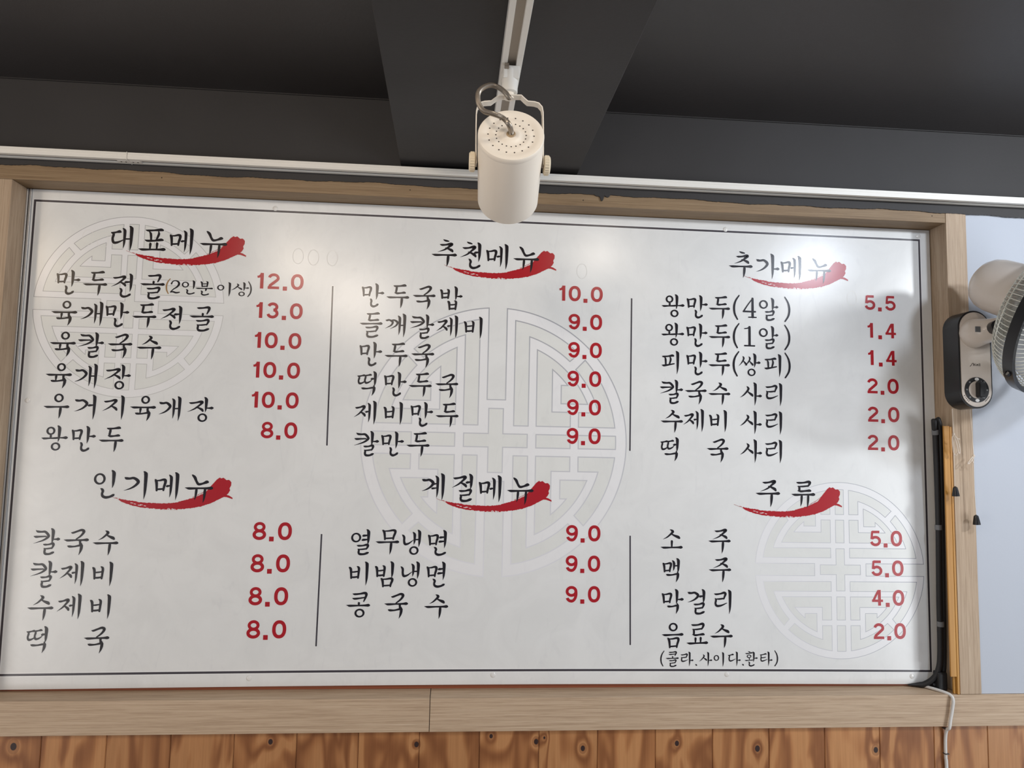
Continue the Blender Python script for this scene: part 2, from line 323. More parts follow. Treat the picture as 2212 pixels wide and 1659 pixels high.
for s, x in ((-1, 1.0905), (1, 1.2140)):
    kb = obj('knob', lathe(bmesh.new(), (x, -.62, 1.0735), (s, 0, 0), [(0, .0155), (.0015, .017), (.009, .017), (.011, .0150), (.0112, .004)], 36), M_knob, sp, (x, -.62, 1.0735), smooth=True, label='cream thumb knob')
    bm = bmesh.new()
    for k in range(24):
        a = math.tau * k / 24; c = Vector((x + s * .005, -.62 + .017 * math.cos(a), 1.0735 + .017 * math.sin(a))); box(bm, c.x - .0035, c.x + .0035, c.y - .0007, c.y + .0007, c.z - .0007, c.z + .0007)
    obj('ridge', bm, M_knob, kb, kind='stuff')
obj('pivot_stem', lathe(bmesh.new(), (1.149, -.62, 1.194), (0, 0, 1), [(0, .009), (.012, .009)], 20), M_lamp, sp, smooth=True)
bm = lathe(bmesh.new(), (1.1495, -.62, 1.2045), (0, 0, 1), [(0, .0125), (.0015, .0145), (.035, .0150), (.0395, .0150), (.0460, .0135)], 30)
obj('track_adapter', bm, M_railwhite, sp, smooth=True, label='white adapter plugged into the track'); obj('adapter_box', B(1.1365, 1.1665, -.634, -.56, 1.2275, 1.2508, .002), M_railwhite, sp)
obj('contact', B(1.1385, 1.1465, -.642, -.633, 1.243, 1.2505, .001), M_flex, sp)
hp = [(1.1495, -.622, 1.200), (1.1481, -.630, 1.1915), (1.1419, -.642, 1.1932), (1.1304, -.652, 1.1969), (1.1151, -.662, 1.1968), (1.1002, -.675, 1.1849), (1.0914, -.688, 1.1678), (1.0922, -.702, 1.1433), (1.1008, -.714, 1.1246), (1.1163, -.722, 1.1167), (1.1316, -.724, 1.1100), (1.1425, -.716, 1.1035), tuple(PV + AX * (cs - .006)), tuple(PV + AX * (cs + .004))]
sp_pts = spline(hp, 22); obj('conduit', tube(bmesh.new(), sp_pts, .0042, 10, radii=[.0046 if i % 2 else .0039 for i in range(len(sp_pts))]), M_flex, sp, smooth=False, label='ribbed steel conduit looping to the back')
# ---------------------------------------------------------------- brush lettering
# Every stroke is a list of (x, y, width) in a cell 100 high, y pointing down.
def hb(x0, y0, x1, y1, w=7.4, b=1.45):
    L = x1 - x0; d = y1 - y0
    return [(x0, y0 - 1.5, 1.0), (x0 + .06 * L, y0 - .5 + d * .06, w * .55), (x0 + .17 * L, y0 + 1.2 + d * .17, w * 1.1), (x0 + .5 * L, y0 + .5 + d * .5, w * .8),
            (x0 + .8 * L, y1 + .3 - d * .15, w * .98), (x1 - 4.5, y1 - .2, w * b), (x1 - 1.2, y1, w * b * .75)]
def vb(x, y0, y1, w=11.5):
    L = y1 - y0
    return [(x - 9, y0, 1.0), (x - 6, y0 + 2.2, w * .5), (x - 1.8, y0 + 7, w * .86), (x, y0 + 13, w), (x, y0 + .45 * L, w * .88), (x - .5, y0 + .7 * L, w * .72),
            (x - 1.6, y0 + .86 * L, w * .42), (x - 3.6, y1, .5)]
def vt(x, y0, y1, w=10.5):
    L = y1 - y0
    return [(x + 1, y0, w * .7), (x + .6, y0 + .2 * L, w * .9), (x - .4, y0 + .5 * L, w * .82), (x - 2, y0 + .78 * L, w * .5), (x - 4.5, y1, .5)]
def tr(x0, y, x1, w=11):      # tick to the right, drop shaped
    return [(x0, y + 1, w * .35), ((x0 + x1) / 2, y + .5, w * .62), (x1 - 5, y, w), (x1 - 1.5, y, w * .7)]
def tl(x0, y, x1, w=8.5):     # tick on the left of a stem
    return [(x0, y - 1.5, 2), (x0 + 3, y, w), (x1 - 3, y - 2, w * .6), (x1 + 2, y - 3, w * .5)]
def st(x, y0, y1, w=8.5):     # short connecting stem
    return [(x - 2.5, y0 - 1, 2.5), (x, y0 + 2, w), (x, (y0 + y1) / 2, w * .85), (x - .5, y1, w * .6)]
def sc(b, pts):
    x0, y0, x1, y1 = b
    return [(x0 + (x1 - x0) * u, y0 + (y1 - y0) * v, w) for u, v, w in pts]
def ring(cx, cy, rx, ry=None, w=7.6):
    ry = ry or rx * .94
    return ('ring', cx, cy, rx - w / 2, ry - w / 2, w)

J = {}
J['ga'] = lambda b: [sc(b, [(.02, .04, 1.5), (.12, .12, 8.5), (.35, .14, 7.6), (.62, .1, 8.2), (.88, .26, 10), (.93, .42, 9.2), (.7, .68, 7), (.38, .87, 4.6), (0, 1, .8)])]
J['gs'] = lambda b: [sc(b, [(.02, .1, 1.2), (.2, .16, 7), (.5, .1, 6.4), (.88, .25, 8.5), (.95, .42, 7.6), (.7, .7, 5.6), (0, 1, .8)])]
J['gt'] = lambda b: [sc(b, [(0, .3, 1.2), (.14, .34, 7), (.5, .16, 7), (.78, .04, 8.6), (.96, .14, 9.6), (.92, .36, 8.6), (.72, .68, 6.6), (.42, .98, 4.5)])]
J['gf'] = lambda b: [sc(b, [(0, .12, 1.2), (.12, .2, 8), (.45, .2, 6), (.8, .1, 7.4), (.97, .12, 8)]), sc(b, [(.9, -.14, 3.5), (.94, .1, 9), (.93, .36, 10), (.88, .66, 6.8), (.78, 1, .5)])]
J['nf'] = lambda b: [sc(b, [(0, -.02, 1.2), (.12, .08, 7.5), (.2, .28, 8.4), (.15, .55, 7.4), (.2, .84, 8.6), (.42, .98, 9), (.72, .9, 7.6), (.95, .72, 8.4), (1, .66, 5)])]
J['ni'] = lambda b: [sc(b, [(0, 0, 1.2), (.12, .12, 7.5), (.2, .3, 8.5), (.2, .66, 8), (.3, .96, 9), (.62, .88, 6.4), (1, .55, 2)])]
J['nu'] = lambda b: [sc(b, [(0, -.02, 1.5), (.08, .08, 7), (.2, .3, 9.4), (.3, .68, 7.8), (.44, .98, 8.6), (.7, .9, 7), (.92, .74, 10.5), (.99, .74, 7.5)])]
J['d'] = lambda b: [sc(b, [(0, .1, 1.2), (.12, .17, 7.5), (.4, .1, 6.4), (.62, .04, 10.5), (.7, .07, 7)]), sc(b, [(.16, .12, 4), (.2, .3, 8.5), (.14, .62, 8), (.24, .93, 9), (.55, .9, 7.4), (1, .66, 2.5)])]
J['dt'] = lambda b: [sc(b, [(0, .04, 1.2), (.14, .12, 7), (.55, .08, 6.6), (.88, 0, 10), (.98, .03, 7)]), sc(b, [(.22, .1, 4), (.27, .3, 8.4), (.22, .78, 8)]),
                     sc(b, [(.12, .9, 3), (.3, .96, 8), (.6, .92, 6.4), (.86, .86, 9), (.95, .88, 6.5)])]
J['dd'] = lambda b: [s for k in (0, 1) for s in [sc((b[0] + (b[2] - b[0]) * .46 * k, b[1] - 3 * k, b[0] + (b[2] - b[0]) * (.56 + .46 * k), b[3] - 3 * k), p) for p in
          ([(0, .1, 1), (.2, .17, 6.4), (.6, .1, 5.6), (.88, .05, 8), (1, .08, 5)], [(.2, .15, 3), (.27, .34, 7), (.18, .72, 6.6), (.32, 1, 7.8), (.7, .92, 6), (1.05, .7, 3)])]]
J['r'] = lambda b: [sc(b, [(.02, .06, 1.2), (.16, .12, 7), (.5, .08, 6.4), (.78, .0, 9), (.9, .08, 9), (.84, .26, 7.6), (.76, .46, 5)]), sc(b, [(.12, .46, 3), (.4, .47, 6.4), (.78, .42, 6)]),
                    sc(b, [(.1, .42, 3.5), (.16, .56, 7.8), (.12, .78, 7.6), (.22, .97, 9), (.55, .95, 7), (1, .76, 2.5)])]
J['rf'] = lambda b: [sc(b, [(0, .06, 1.2), (.14, .12, 7), (.5, .1, 6), (.84, 0, 8.6), (.94, .1, 8.4), (.88, .3, 7), (.8, .46, 5)]), sc(b, [(.1, .48, 3), (.4, .49, 5.8), (.82, .42, 5.6)]),
                     sc(b, [(.12, .46, 3.5), (.18, .6, 7.6), (.16, .8, 7.6), (.26, .97, 8.8), (.6, .98, 7.6), (.88, .86, 8.6), (.97, .82, 5.5)])]
J['rt'] = lambda b: [sc(b, [(0, .06, 1.2), (.14, .12, 7), (.5, .1, 6.4), (.84, 0, 9), (.94, .1, 9), (.88, .3, 7.4), (.8, .46, 5)]), sc(b, [(.1, .48, 3), (.4, .49, 6), (.82, .42, 5.8)]),
                     sc(b, [(.14, .46, 3.5), (.2, .6, 8), (.2, .86, 7.6)]), sc(b, [(.1, .92, 3), (.3, .98, 7.6), (.6, .94, 6.6), (.88, .9, 9.4), (.97, .92, 6.5)])]
J['m'] = lambda b: [sc(b, [(-.02, 0, 1.5), (.06, .08, 7.6), (.14, .25, 9), (.18, .6, 8), (.2, 1.0, 6.5)]), sc(b, [(.1, .12, 4), (.45, .1, 6), (.78, .02, 7.6), (.95, .08, 9.4), (.96, .3, 8.6), (.86, .66, 7.8), (.82, .98, 6)]),
                    sc(b, [(.18, .9, 5.5), (.5, .88, 6.2), (.84, .84, 5.5)])]
J['b'] = lambda b: [sc(b, [(-.02, 0, 1.5), (.06, .06, 7.6), (.16, .2, 9.4), (.2, .6, 8), (.22, 1.0, 7)]), sc(b, [(.7, -.08, 1.5), (.8, -.02, 6.5), (.9, .12, 9), (.88, .55, 8), (.84, .98, 7)]),
                    sc(b, [(.2, .46, 4.5), (.5, .44, 6), (.86, .38, 5)]), sc(b, [(.2, .92, 6), (.5, .92, 7), (.86, .86, 6)])]
J['p'] = lambda b: [sc(b, [(.02, .06, 1.2), (.14, .12, 7), (.5, .08, 6.2), (.84, .0, 9.6), (.94, .03, 7)]), sc(b, [(.22, .2, 3), (.3, .36, 7.6), (.32, .86, 6.5)]), sc(b, [(.66, .12, 4), (.72, .4, 7.6), (.62, .84, 6)]),
                    sc(b, [(0, .94, 1.5), (.16, 1.0, 8), (.55, .92, 6.6), (1.0, .8, 5)])]
J['pt'] = lambda b: [sc(b, [(0, .05, 1.2), (.16, .1, 7), (.5, .06, 6.4), (.86, .0, 10), (.97, .03, 7)]), sc(b, [(.22, .2, 3), (.31, .38, 8), (.34, .86, 6.5)]), sc(b, [(.74, .16, 4), (.76, .4, 8), (.64, .86, 6)]),
                     sc(b, [(-.02, .9, 1.5), (.16, .98, 7.6), (.55, .95, 6.6), (.88, .86, 9.6), (1.0, .88, 6.5)])]
J['s'] = lambda b: [sc(b, [(.4, -.02, 1.5), (.5, .06, 7), (.58, .2, 9), (.46, .44, 7.4), (.24, .78, 5), (0, 1, .8)]), sc(b, [(.46, .42, 3.5), (.66, .6, 7.4), (.88, .76, 11), (.95, .86, 8)])]
J['sv'] = lambda b: [sc(b, [(.52, -.02, 1.5), (.6, .08, 7), (.66, .22, 8.6), (.5, .5, 7.2), (.25, .8, 5), (0, 1, .8)]), sc(b, [(.56, .42, 3.5), (.72, .58, 7), (.92, .74, 10), (.98, .84, 7)])]
J['ss'] = lambda b: [s for k in (0, 1) for s in [sc((b[0] + (b[2] - b[0]) * .42 * k, b[1] + 1 * k, b[0] + (b[2] - b[0]) * (.54 + .46 * k), b[3]), p) for p in
          ([(.5, -.02, 1.5), (.62, .12, 7), (.62, .3, 6.4), (.4, .62, 5), (0, 1, .8)], [(.55, .42, 3), (.75, .62, 6), (.95, .8, 8.4), (1, .88, 6)])]]
J['j'] = lambda b: [sc(b, [(.08, .12, 1.2), (.2, .18, 7), (.5, .12, 6.4), (.8, .02, 9), (.9, .1, 8.6), (.72, .36, 7), (.42, .7, 5.4), (0, 1, .8)]), sc(b, [(.52, .54, 3.5), (.7, .62, 6.6), (.88, .76, 9.4), (.94, .88, 7)])]
J['jt'] = lambda b: [sc(b, [(.14, .1, 1.2), (.28, .16, 7), (.55, .12, 6.4), (.84, .0, 9.4), (.94, .08, 8.8), (.72, .38, 7), (.44, .72, 5.4), (0, 1, .8)]), sc(b, [(.52, .5, 3.5), (.72, .6, 7), (.92, .76, 10), (.98, .88, 7)])]
J['ch'] = lambda b: [sc(b, [(.42, -.06, 1.5), (.50, .0, 6), (.64, .04, 6.4), (.74, .07, 4)])] + J['jt']((b[0], b[1] + (b[3] - b[1]) * .26, b[2], b[3]))
J['ct'] = lambda b: [sc(b, [(.36, -.10, 1.5), (.45, -.03, 6.0), (.60, .02, 6.8), (.72, .04, 4)])] + J['jt']((b[0], b[1] + (b[3] - b[1]) * .26, b[2], b[3]))
J['k'] = lambda b: [sc(b, [(.12, .0, 1.2), (.24, .1, 8), (.48, .12, 7), (.72, .12, 8.4), (.92, .36, 9.4), (.9, .52, 8.4), (.6, .76, 6), (0, 1, .8)]), sc(b, [(0, .44, 1.2), (.14, .5, 8), (.42, .48, 6.4), (.78, .46, 5)])]
J['kt'] = lambda b: [sc(b, [(0, .08, 1.2), (.14, .15, 7.2), (.5, .1, 6.6), (.82, .0, 9.2), (.95, .12, 9.2), (.9, .5, 8), (.78, .98, 4.5)]), sc(b, [(-.02, .6, 1.2), (.14, .68, 7.2), (.5, .62, 6), (.86, .52, 5)])]
J['t'] = lambda b: [sc(b, [(.02, .06, 1.2), (.14, .12, 7), (.45, .06, 6.2), (.76, -.04, 9), (.86, 0, 6)]), sc(b, [(.14, .48, 1.2), (.26, .52, 6.4), (.5, .5, 6), (.74, .44, 6)]),
                    sc(b, [(.12, .14, 3.5), (.18, .4, 7.4), (.14, .72, 7.4), (.24, .97, 8.6), (.55, .93, 7), (1, .74, 2.5)])]
J['h'] = lambda b: [sc(b, [(.4, -.04, 1.5), (.48, .02, 6), (.62, .07, 6)]), sc(b, [(.02, .24, 1.2), (.16, .3, 7), (.5, .26, 6), (.84, .18, 8.4), (.94, .2, 6)]),
                    ring(b[0] + (b[2] - b[0]) * .5, b[1] + (b[3] - b[1]) * .72, (b[2] - b[0]) * .3, (b[3] - b[1]) * .28, 6.4)]
def V(kind, x, y0, y1, t=None, x2=None, t2=None):
    if kind == 'i': return [vb(x, y0, y1)]
    if kind == 'a': return [vb(x, y0, y1), tr(x + 2, t, x2 or x + 26)]
    if kind == 'eo': return [vb(x, y0, y1), tl(t2 or x - 24, t, x)]
    if kind == 'yeo': return [vb(x, y0, y1), tl(x - 24, t, x), tl(x - 26, t + 17, x)]
    if kind == 'ae': return [vb(x, y0 + 9, y1 - 9, 10), vb(x2, y0, y1), sc((x, t, x2, t + 1), [(0, 0, 5), (1, -1, 5.5)])]
    if kind == 'e': return [vb(x, y0 + 9, y1 - 9, 9.6), vb(x2, y0, y1), tl(x - 17, t, x, 7.5)]
    if kind == 'ye': return [vb(x, y0 + 9, y1 - 9, 9.6), vb(x2, y0, y1), tl(x - 19, t, x, 6.5), tl(x - 22, t + 16, x, 6.5)]
def U(x0, x1, y, sx, y1): return [hb(x0, y, x1, y - 1), vt(sx, y + 1, y1)]
def YU(x0, x1, y, s0, s1, y1, y2): return [hb(x0, y, x1, y - 1), vt(s0, y + 1, y1, 9), vt(s1, y + 1, y2, 9.5)]
def O(x0, x1, y, sx, ys): return [hb(x0, y, x1, y - 1), st(sx, ys, y)]
G = {
 '대': J['d']((0, 25, 48, 72)) + V('ae', 49, 4, 100, 54, 73), '표': J['pt']((22, 14, 86, 58)) + [st(42, 66, 88), st(66, 64, 88), hb(0, 90, 95, 88)],
 '메': J['m']((0, 30, 38, 70)) + V('e', 57, 4, 104, 54, 78), '뉴': J['nu']((22, 12, 80, 46)) + YU(0, 96, 60, 40, 70, 102, 112),
 '만': J['m']((0, 16, 38, 54)) + V('a', 63, 0, 70, 40, 90) + J['nf']((34, 66, 68, 99)), '두': J['dt']((28, 4, 80, 40)) + U(0, 92, 56, 64, 102),
 '전': J['j']((0, 18, 58, 62)) + V('eo', 77, 6, 82, 42, None, 52) + J['nf']((32, 68, 76, 103)), '골': J['kt']((28, 8, 80, 36))[:1] + O(0, 94, 47, 52, 34) + J['rf']((26, 60, 80, 106)),
 '인': [ring(20, 32, 20, 21)] + V('i', 68, 0, 64) + J['nf']((24, 66, 72, 98)), '분': J['b']((28, 6, 72, 42)) + [hb(0, 54, 96, 53), vt(60, 55, 74)] + J['nf']((30, 72, 76, 102)),
 '이': [ring(21, 44, 20, 21)] + V('i', 72, 4, 106), '상': J['sv']((0, 12, 60, 60)) + V('a', 74, 0, 62, 40, 98) + [ring(60, 84, 18, 17, 7)],
 '육': [ring(58, 17, 17, 17)] + [hb(0, 48, 97, 47), st(40, 52, 68), st(68, 50, 70)] + J['gf']((20, 66, 78, 103)), '개': J['ga']((0, 22, 46, 74)) + V('ae', 58, 0, 100, 50, 80),
 '칼': J['k']((0, 8, 60, 60)) + V('a', 73, 0, 60, 42, 98) + J['rf']((38, 59, 80, 101)), '국': J['gt']((26, 4, 76, 42)) + [hb(0, 46, 92, 44), st(62, 46, 62)] + J['gf']((15, 62, 72, 104)),
 '수': J['s']((20, 8, 82, 44)) + U(0, 94, 56, 64, 104), '장': J['j']((0, 18, 64, 62)) + V('a', 73, 0, 62, 44, 100) + [ring(60, 84, 19, 18)],
 '우': [ring(56, 18, 18, 18)] + U(0, 95, 54, 64, 101), '거': J['ga']((0, 20, 50, 70)) + V('eo', 76, 2, 102, 45, None, 52), '지': J['j']((0, 20, 58, 66)) + V('i', 78, 2, 100),
 '왕': [ring(34, 22, 17, 17)] + [hb(0, 52, 64, 50, 7, 1.0), st(35, 40, 50)] + V('a', 67, 0, 66, 48, 98) + [ring(56, 84, 18, 17)],
 '기': J['ga']((0, 22, 52, 72)) + V('i', 74, 2, 103), '제': J['j']((0, 22, 46, 68)) + V('e', 62, 0, 98, 46, 84), '비': J['b']((0, 24, 44, 68)) + V('i', 72, 2, 97),
 '떡': J['dd']((0, 16, 56, 52)) + V('eo', 74, 0, 64, 32, None, 56) + J['gf']((18, 65, 74, 102)),
 '추': J['ct']((22, 0, 80, 45)) + U(0, 93, 56, 62, 101), '천': J['ch']((0, 4, 60, 62)) + V('eo', 74, 2, 78, 42, None, 54) + J['nf']((32, 68, 76, 103)),
 '밥': J['b']((0, 16, 40, 52)) + V('a', 68, 0, 60, 42, 92) + J['b']((32, 64, 72, 99)), '들': J['dt']((28, 2, 80, 34)) + [hb(0, 47, 92, 45)] + J['rf']((24, 58, 78, 103)),
 '깨': J['gs']((0, 24, 32, 64)) + J['gs']((20, 24, 52, 66)) + V('ae', 60, 0, 100, 50, 80), '열': [ring(20, 34, 20, 20)] + V('yeo', 70, 0, 64, 26) + J['rf']((24, 62, 72, 101)),
 '무': J['m']((26, 2, 80, 40)) + U(0, 92, 51, 62, 101), '냉': J['ni']((0, 20, 46, 60)) + V('ae', 52, 0, 70, 40, 72) + [ring(50, 84, 19, 18)],
 '면': J['m']((0, 20, 40, 60)) + V('yeo', 70, 0, 74, 30) + J['nf']((24, 70, 72, 101)), '빔': J['b']((0, 20, 42, 60)) + V('i', 70, 0, 68) + J['m']((24, 68, 72, 101)),
 '콩': J['kt']((24, 2, 82, 36)) + O(0, 92, 52, 50, 40) + [ring(54, 82, 20, 18)], '계': J['ga']((0, 20, 44, 66)) + V('ye', 58, 0, 100, 40, 78),
 '절': J['j']((0, 10, 56, 52)) + V('eo', 72, 0, 58, 32, None, 52) + J['rf']((26, 59, 74, 101)), '가': J['ga']((0, 22, 48, 74)) + V('a', 67, 0, 102, 60, 92),
 '알': [ring(21, 30, 20, 20)] + V('a', 64, 0, 58, 40, 86) + J['rf']((28, 58, 70, 99)), '피': J['p']((0, 20, 54, 64)) + V('i', 70, 0, 100),
 '쌍': J['ss']((0, 14, 62, 56)) + V('a', 72, 0, 62, 40, 94) + [ring(56, 83, 18, 17, 7)], '사': J['sv']((0, 20, 56, 68)) + V('a', 68, 2, 102, 60, 94),
 '리': J['r']((0, 14, 56, 70)) + V('i', 70, 2, 102), '소': J['s']((10, 4, 84, 44)) + O(0, 92, 78, 48, 50), '주': J['jt']((18, 2, 80, 42)) + U(0, 93, 50, 62, 101),
 '맥': J['m']((0, 22, 36, 58)) + V('ae', 48, 2, 64, 34, 67) + J['gf']((14, 64, 68, 102)), '막': J['m']((0, 18, 40, 56)) + V('a', 64, 0, 62, 42, 90) + J['gf']((22, 64, 70, 102)),
 '걸': J['ga']((0, 10, 48, 54)) + V('eo', 70, 0, 58, 30, None, 50) + J['rf']((26, 58, 72, 101)), '음': [ring(48, 18, 19, 18), hb(0, 50, 89, 48)] + J['m']((24, 62, 72, 101)),
 '료': J['rt']((20, 4, 76, 52)) + [st(38, 62, 80), st(60, 60, 80), hb(0, 84, 89, 82)], '류': J['rt']((20, 2, 78, 40)) + YU(0, 92, 52, 40, 66, 98, 102),
 '콜': J['kt']((22, 0, 80, 28)) + O(0, 92, 46, 50, 32) + J['rf']((24, 57, 78, 103)), '라': J['r']((0, 16, 54, 68)) + V('a', 67, 0, 102, 60, 92),
 '다': J['d']((0, 18, 56, 68)) + V('a', 67, 0, 102, 60, 92), '환': J['h']((4, 0, 60, 46)) + [hb(0, 62, 62, 60, 6.4, 1), st(34, 46, 60, 6)] + V('a', 68, 0, 74, 46, 94) + J['nf']((26, 72, 70, 102)),
 '타': J['t']((0, 18, 56, 68)) + V('a', 67, 0, 102, 60, 92),
 '(': [[(26, -6, 5), (10, 18, 7.5), (3, 46, 9), (6, 76, 8), (18, 100, 6)]], ')': [[(4, -6, 5), (18, 18, 7.5), (24, 46, 9), (20, 76, 8), (4, 102, 6)]],
 '.': [[(3, 91, 8), (6, 93, 9), (8, 95, 8)]],
 '２': [[(6, 30, 8), (10, 16, 6), (24, 6, 6), (42, 12, 9), (48, 30, 11), (38, 50, 9), (18, 68, 6), (3, 88, 5)], [(3, 90, 5), (16, 86, 9), (34, 92, 10), (52, 88, 7)]],
 '4': [[(42, 6, 5), (22, 32, 5), (2, 62, 6)], [(1, 64, 7), (30, 64, 7), (54, 64, 7)], [(42, 6, 9), (42, 50, 10), (42, 88, 10)], [(24, 89, 5), (42, 89, 5.5), (58, 89, 5)]],
 '1': [[(4, 15, 4), (16, 13, 5), (26, 8, 5)], [(26, 8, 10), (26, 50, 10), (26, 88, 10)], [(4, 90, 6), (26, 90, 6), (48, 90, 6)]],
}
# the price numerals: plain heavy sans serif, butt ended, height 100, y down
def arc(cx, cy, rx, ry, a0, a1, w, n=14, sq=2.0):
    P = []
    for i in range(n + 1):
        a = math.radians(a0 + (a1 - a0) * i / n); c, s = math.cos(a), math.sin(a)
        P.append((cx + rx * math.copysign(abs(c) ** (2 / sq), c), cy - ry * math.copysign(abs(s) ** (2 / sq), s), w))
    return P
W_ = 19.5
D = {
 '0': [arc(39, 50, 29.5, 41, 0, 360, W_, 40, 2.25)],
 '1': [[(32, 0, W_ + 1), (32, 100, W_ + 1)], [(4, 26, 14), (16, 24, 15), (30, 11, 17)]],
 '2': [arc(37, 31, 27, 22, 172, -22, W_ * .93) + [(44, 55, W_ * .93), (16, 78, W_ * .93), (12, 92, W_ * .9)], [(2, 92, 17), (72, 92, 17)]],
 '3': [arc(37, 28, 25, 20, 165, -78, W_ * .93), arc(37, 69, 28, 23, 78, -170, W_ * .93)],
 '4': [[(50, 0, W_), (50, 100, W_)], [(43, 5, 15), (10, 66, 15)], [(0, 69, 15.5), (74, 69, 15.5)]],
 '5': [[(66, 9, 17), (16, 9, 17)], [(17, 4, 14), (12, 56, 15)], arc(38, 67, 29, 25, 140, -168, W_ * .93)],
 '8': [arc(38, 28, 24.5, 20.5, 0, 360, W_ * .86, 32), arc(38, 71, 29, 21.5, 0, 360, W_ * .93, 32)],
 '9': [arc(38, 33, 28, 24.5, 0, 360, W_ * .93, 32), arc(38, 46, 29, 47, 30, -90, W_ * .93) + arc(38, 68, 27, 24.5, -92, -168, W_ * .93)],
 '.': [[(2, 95, 27), (28, 95, 27)]],
}
def smooth(P, k=4):
    if len(P) < 3: return P
    Q = [P[0]] + list(P) + [P[-1]]; R = []
    for i in range(1, len(Q) - 2):
        a, b, c, d = Q[i - 1:i + 3]
        for j in range(k):
            t = j / k; t2 = t * t; t3 = t2 * t
            R.append(tuple(.5 * (2 * b[m] + (c[m] - a[m]) * t + (2 * a[m] - 5 * b[m] + 4 * c[m] - d[m]) * t2 + (3 * b[m] - a[m] - 3 * c[m] + d[m]) * t3) for m in range(3)))
    R.append(tuple(P[-1])); return R
def ribbon(P, grow=0., cap=True):
    """polygons (lists of 2-D points) of one stroke, each side 'grow' wider"""
    n = len(P); Lf, Rt = [], []; shut = n > 12 and math.hypot(P[0][0] - P[-1][0], P[0][1] - P[-1][1]) < .01
    for i, (x, y, w) in enumerate(P):
        xa, ya, _ = P[max(i - 1, 0)] if not (shut and i == 0) else P[-2]; xb, yb, _ = P[min(i + 1, n - 1)] if not (shut and i == n - 1) else P[1]
        dx, dy = xb - xa, yb - ya; l = math.hypot(dx, dy) or 1; h = max(w, .3) / 2 + grow
        Lf.append((x - dy / l * h, y + dx / l * h)); Rt.append((x + dy / l * h, y - dx / l * h))
    out = [[Lf[i], Rt[i], Rt[i + 1], Lf[i + 1]] for i in range(n - 1)]
    for (x, y, w), q in (() if shut else ((P[0], P[1]), (P[-1], P[-2]))):
        h = max(w, .3) / 2 + grow
        a0 = math.atan2(y - q[1], x - q[0])
        if cap: out.append([(x + h * math.cos(a0 + math.radians(t)), y + h * math.sin(a0 + math.radians(t))) for t in (-90, -60, -30, 0, 30, 60, 90)])
        elif grow: out.append([(x + h * math.cos(a0 - math.pi / 2), y + h * math.sin(a0 - math.pi / 2)), (x + h * math.cos(a0 + math.pi / 2), y + h * math.sin(a0 + math.pi / 2)),
                               (x + h * math.cos(a0 + math.pi / 2) + grow * math.cos(a0), y + h * math.sin(a0 + math.pi / 2) + grow * math.sin(a0)),
                               (x + h * math.cos(a0 - math.pi / 2) + grow * math.cos(a0), y + h * math.sin(a0 - math.pi / 2) + grow * math.sin(a0))])
    return out
BOLD = 1.12
def glyph_polys(ch, grow=0.):
    out = []
    for s in G[ch]:
        if s[0] == 'ring':
            _, cx, cy, rx, ry, w = s
            P = [(cx + rx * math.cos(a), cy + ry * math.sin(a), w * (1 + .12 * math.cos(a * 2 + .6))) for a in [math.tau * i / 28 for i in range(29)]]
            out.append(ribbon(P, grow, False)[:28])
        else: out.append(ribbon(smooth([(x, y, w * BOLD) for x, y, w in s]), grow))
    return out
def digit_polys(ch, grow=0.):
    out = []
    for s in D[ch]: out.append(ribbon(s, grow, False))
    return out
def bbox(polys):
    xs = [p[0] for s in polys for q in s for p in q]; ys = [p[1] for s in polys for q in s for p in q]
    return min(xs), min(ys), max(xs), max(ys)
# ---------------------------------------------------------------- the menu board
mb = thing('menu_board', (1.18, 0, -.034), 'long white printed menu board with black brush lettering in an oak frame', 'menu board')
bot = lambda x: -.0340 + .0060 * math.sin(math.pi * min(1, max(0, x / 2.37)))
P = [(-.0075, 1.1905), (2.3705, 1.1905), (2.3735, .02)]
P += [(2.3735 - .022 + .022 * math.cos(a), -.010 + .022 * math.sin(a)) for a in [-math.pi / 2 * i / 8 for i in range(9)]]
P += [(x, bot(x)) for x in [2.28 - .08 * i for i in range(29)]] + [(-.0075, -.034)]
obj('panel', prism(bmesh.new(), P, 0, .006), M_paper, mb, label='white printed panel')
for x0, x1 in ((-.0200, -.0160), (-.0132, -.0080)): obj('edge_trim', B(x0, x1, -.004, .012, -.034, 1.190, .0008), M_alu, mb, label='aluminium strip along the left edge')
obj('edge_trim', B(-.0162, -.0130, 0, .012, -.034, 1.190), M_slot, mb)
def seg(bm, a, b, w, y, mi=0):
    (x0, z0), (x1, z1) = a, b; l = math.hypot(x1 - x0, z1 - z0); nx, nz = -(z1 - z0) / l * w / 2, (x1 - x0) / l * w / 2; ex, ez = (x1 - x0) / l * w / 2, (z1 - z0) / l * w / 2
    return flat(bm, [(x0 + nx - ex, z0 + nz - ez), (x1 + nx + ex, z1 + nz + ez), (x1 - nx + ex, z1 - nz + ez), (x0 - nx - ex, z0 - nz - ez)], y, mi)
def loop_line(bm, q, w, y, mi=0):
    q = [p for i, p in enumerate(q) if math.hypot(p[0] - q[i - 1][0], p[1] - q[i - 1][1]) > 1e-5]; n = len(q); I, O_ = [], []
    for i in range(n):
        a, b, c = Vector(q[i - 1]), Vector(q[i]), Vector(q[(i + 1) % n]); d0 = (b - a).normalized(); d1 = (c - b).normalized(); n0 = Vector((-d0.y, d0.x)); n1 = Vector((-d1.y, d1.x)); mm = n0 + n1
        mm = mm.normalized() / max(.3, mm.normalized().dot(n0)) * w / 2 if mm.length > 1e-4 else n0 * w / 2
        I.append(bm.verts.new((b.x + mm.x, y, b.y + mm.y))); O_.append(bm.verts.new((b.x - mm.x, y, b.y - mm.y)))
    for i in range(n):
        j = (i + 1) % n; bm.faces.new((I[i], I[j], O_[j], O_[i])).material_index = mi
    return bm
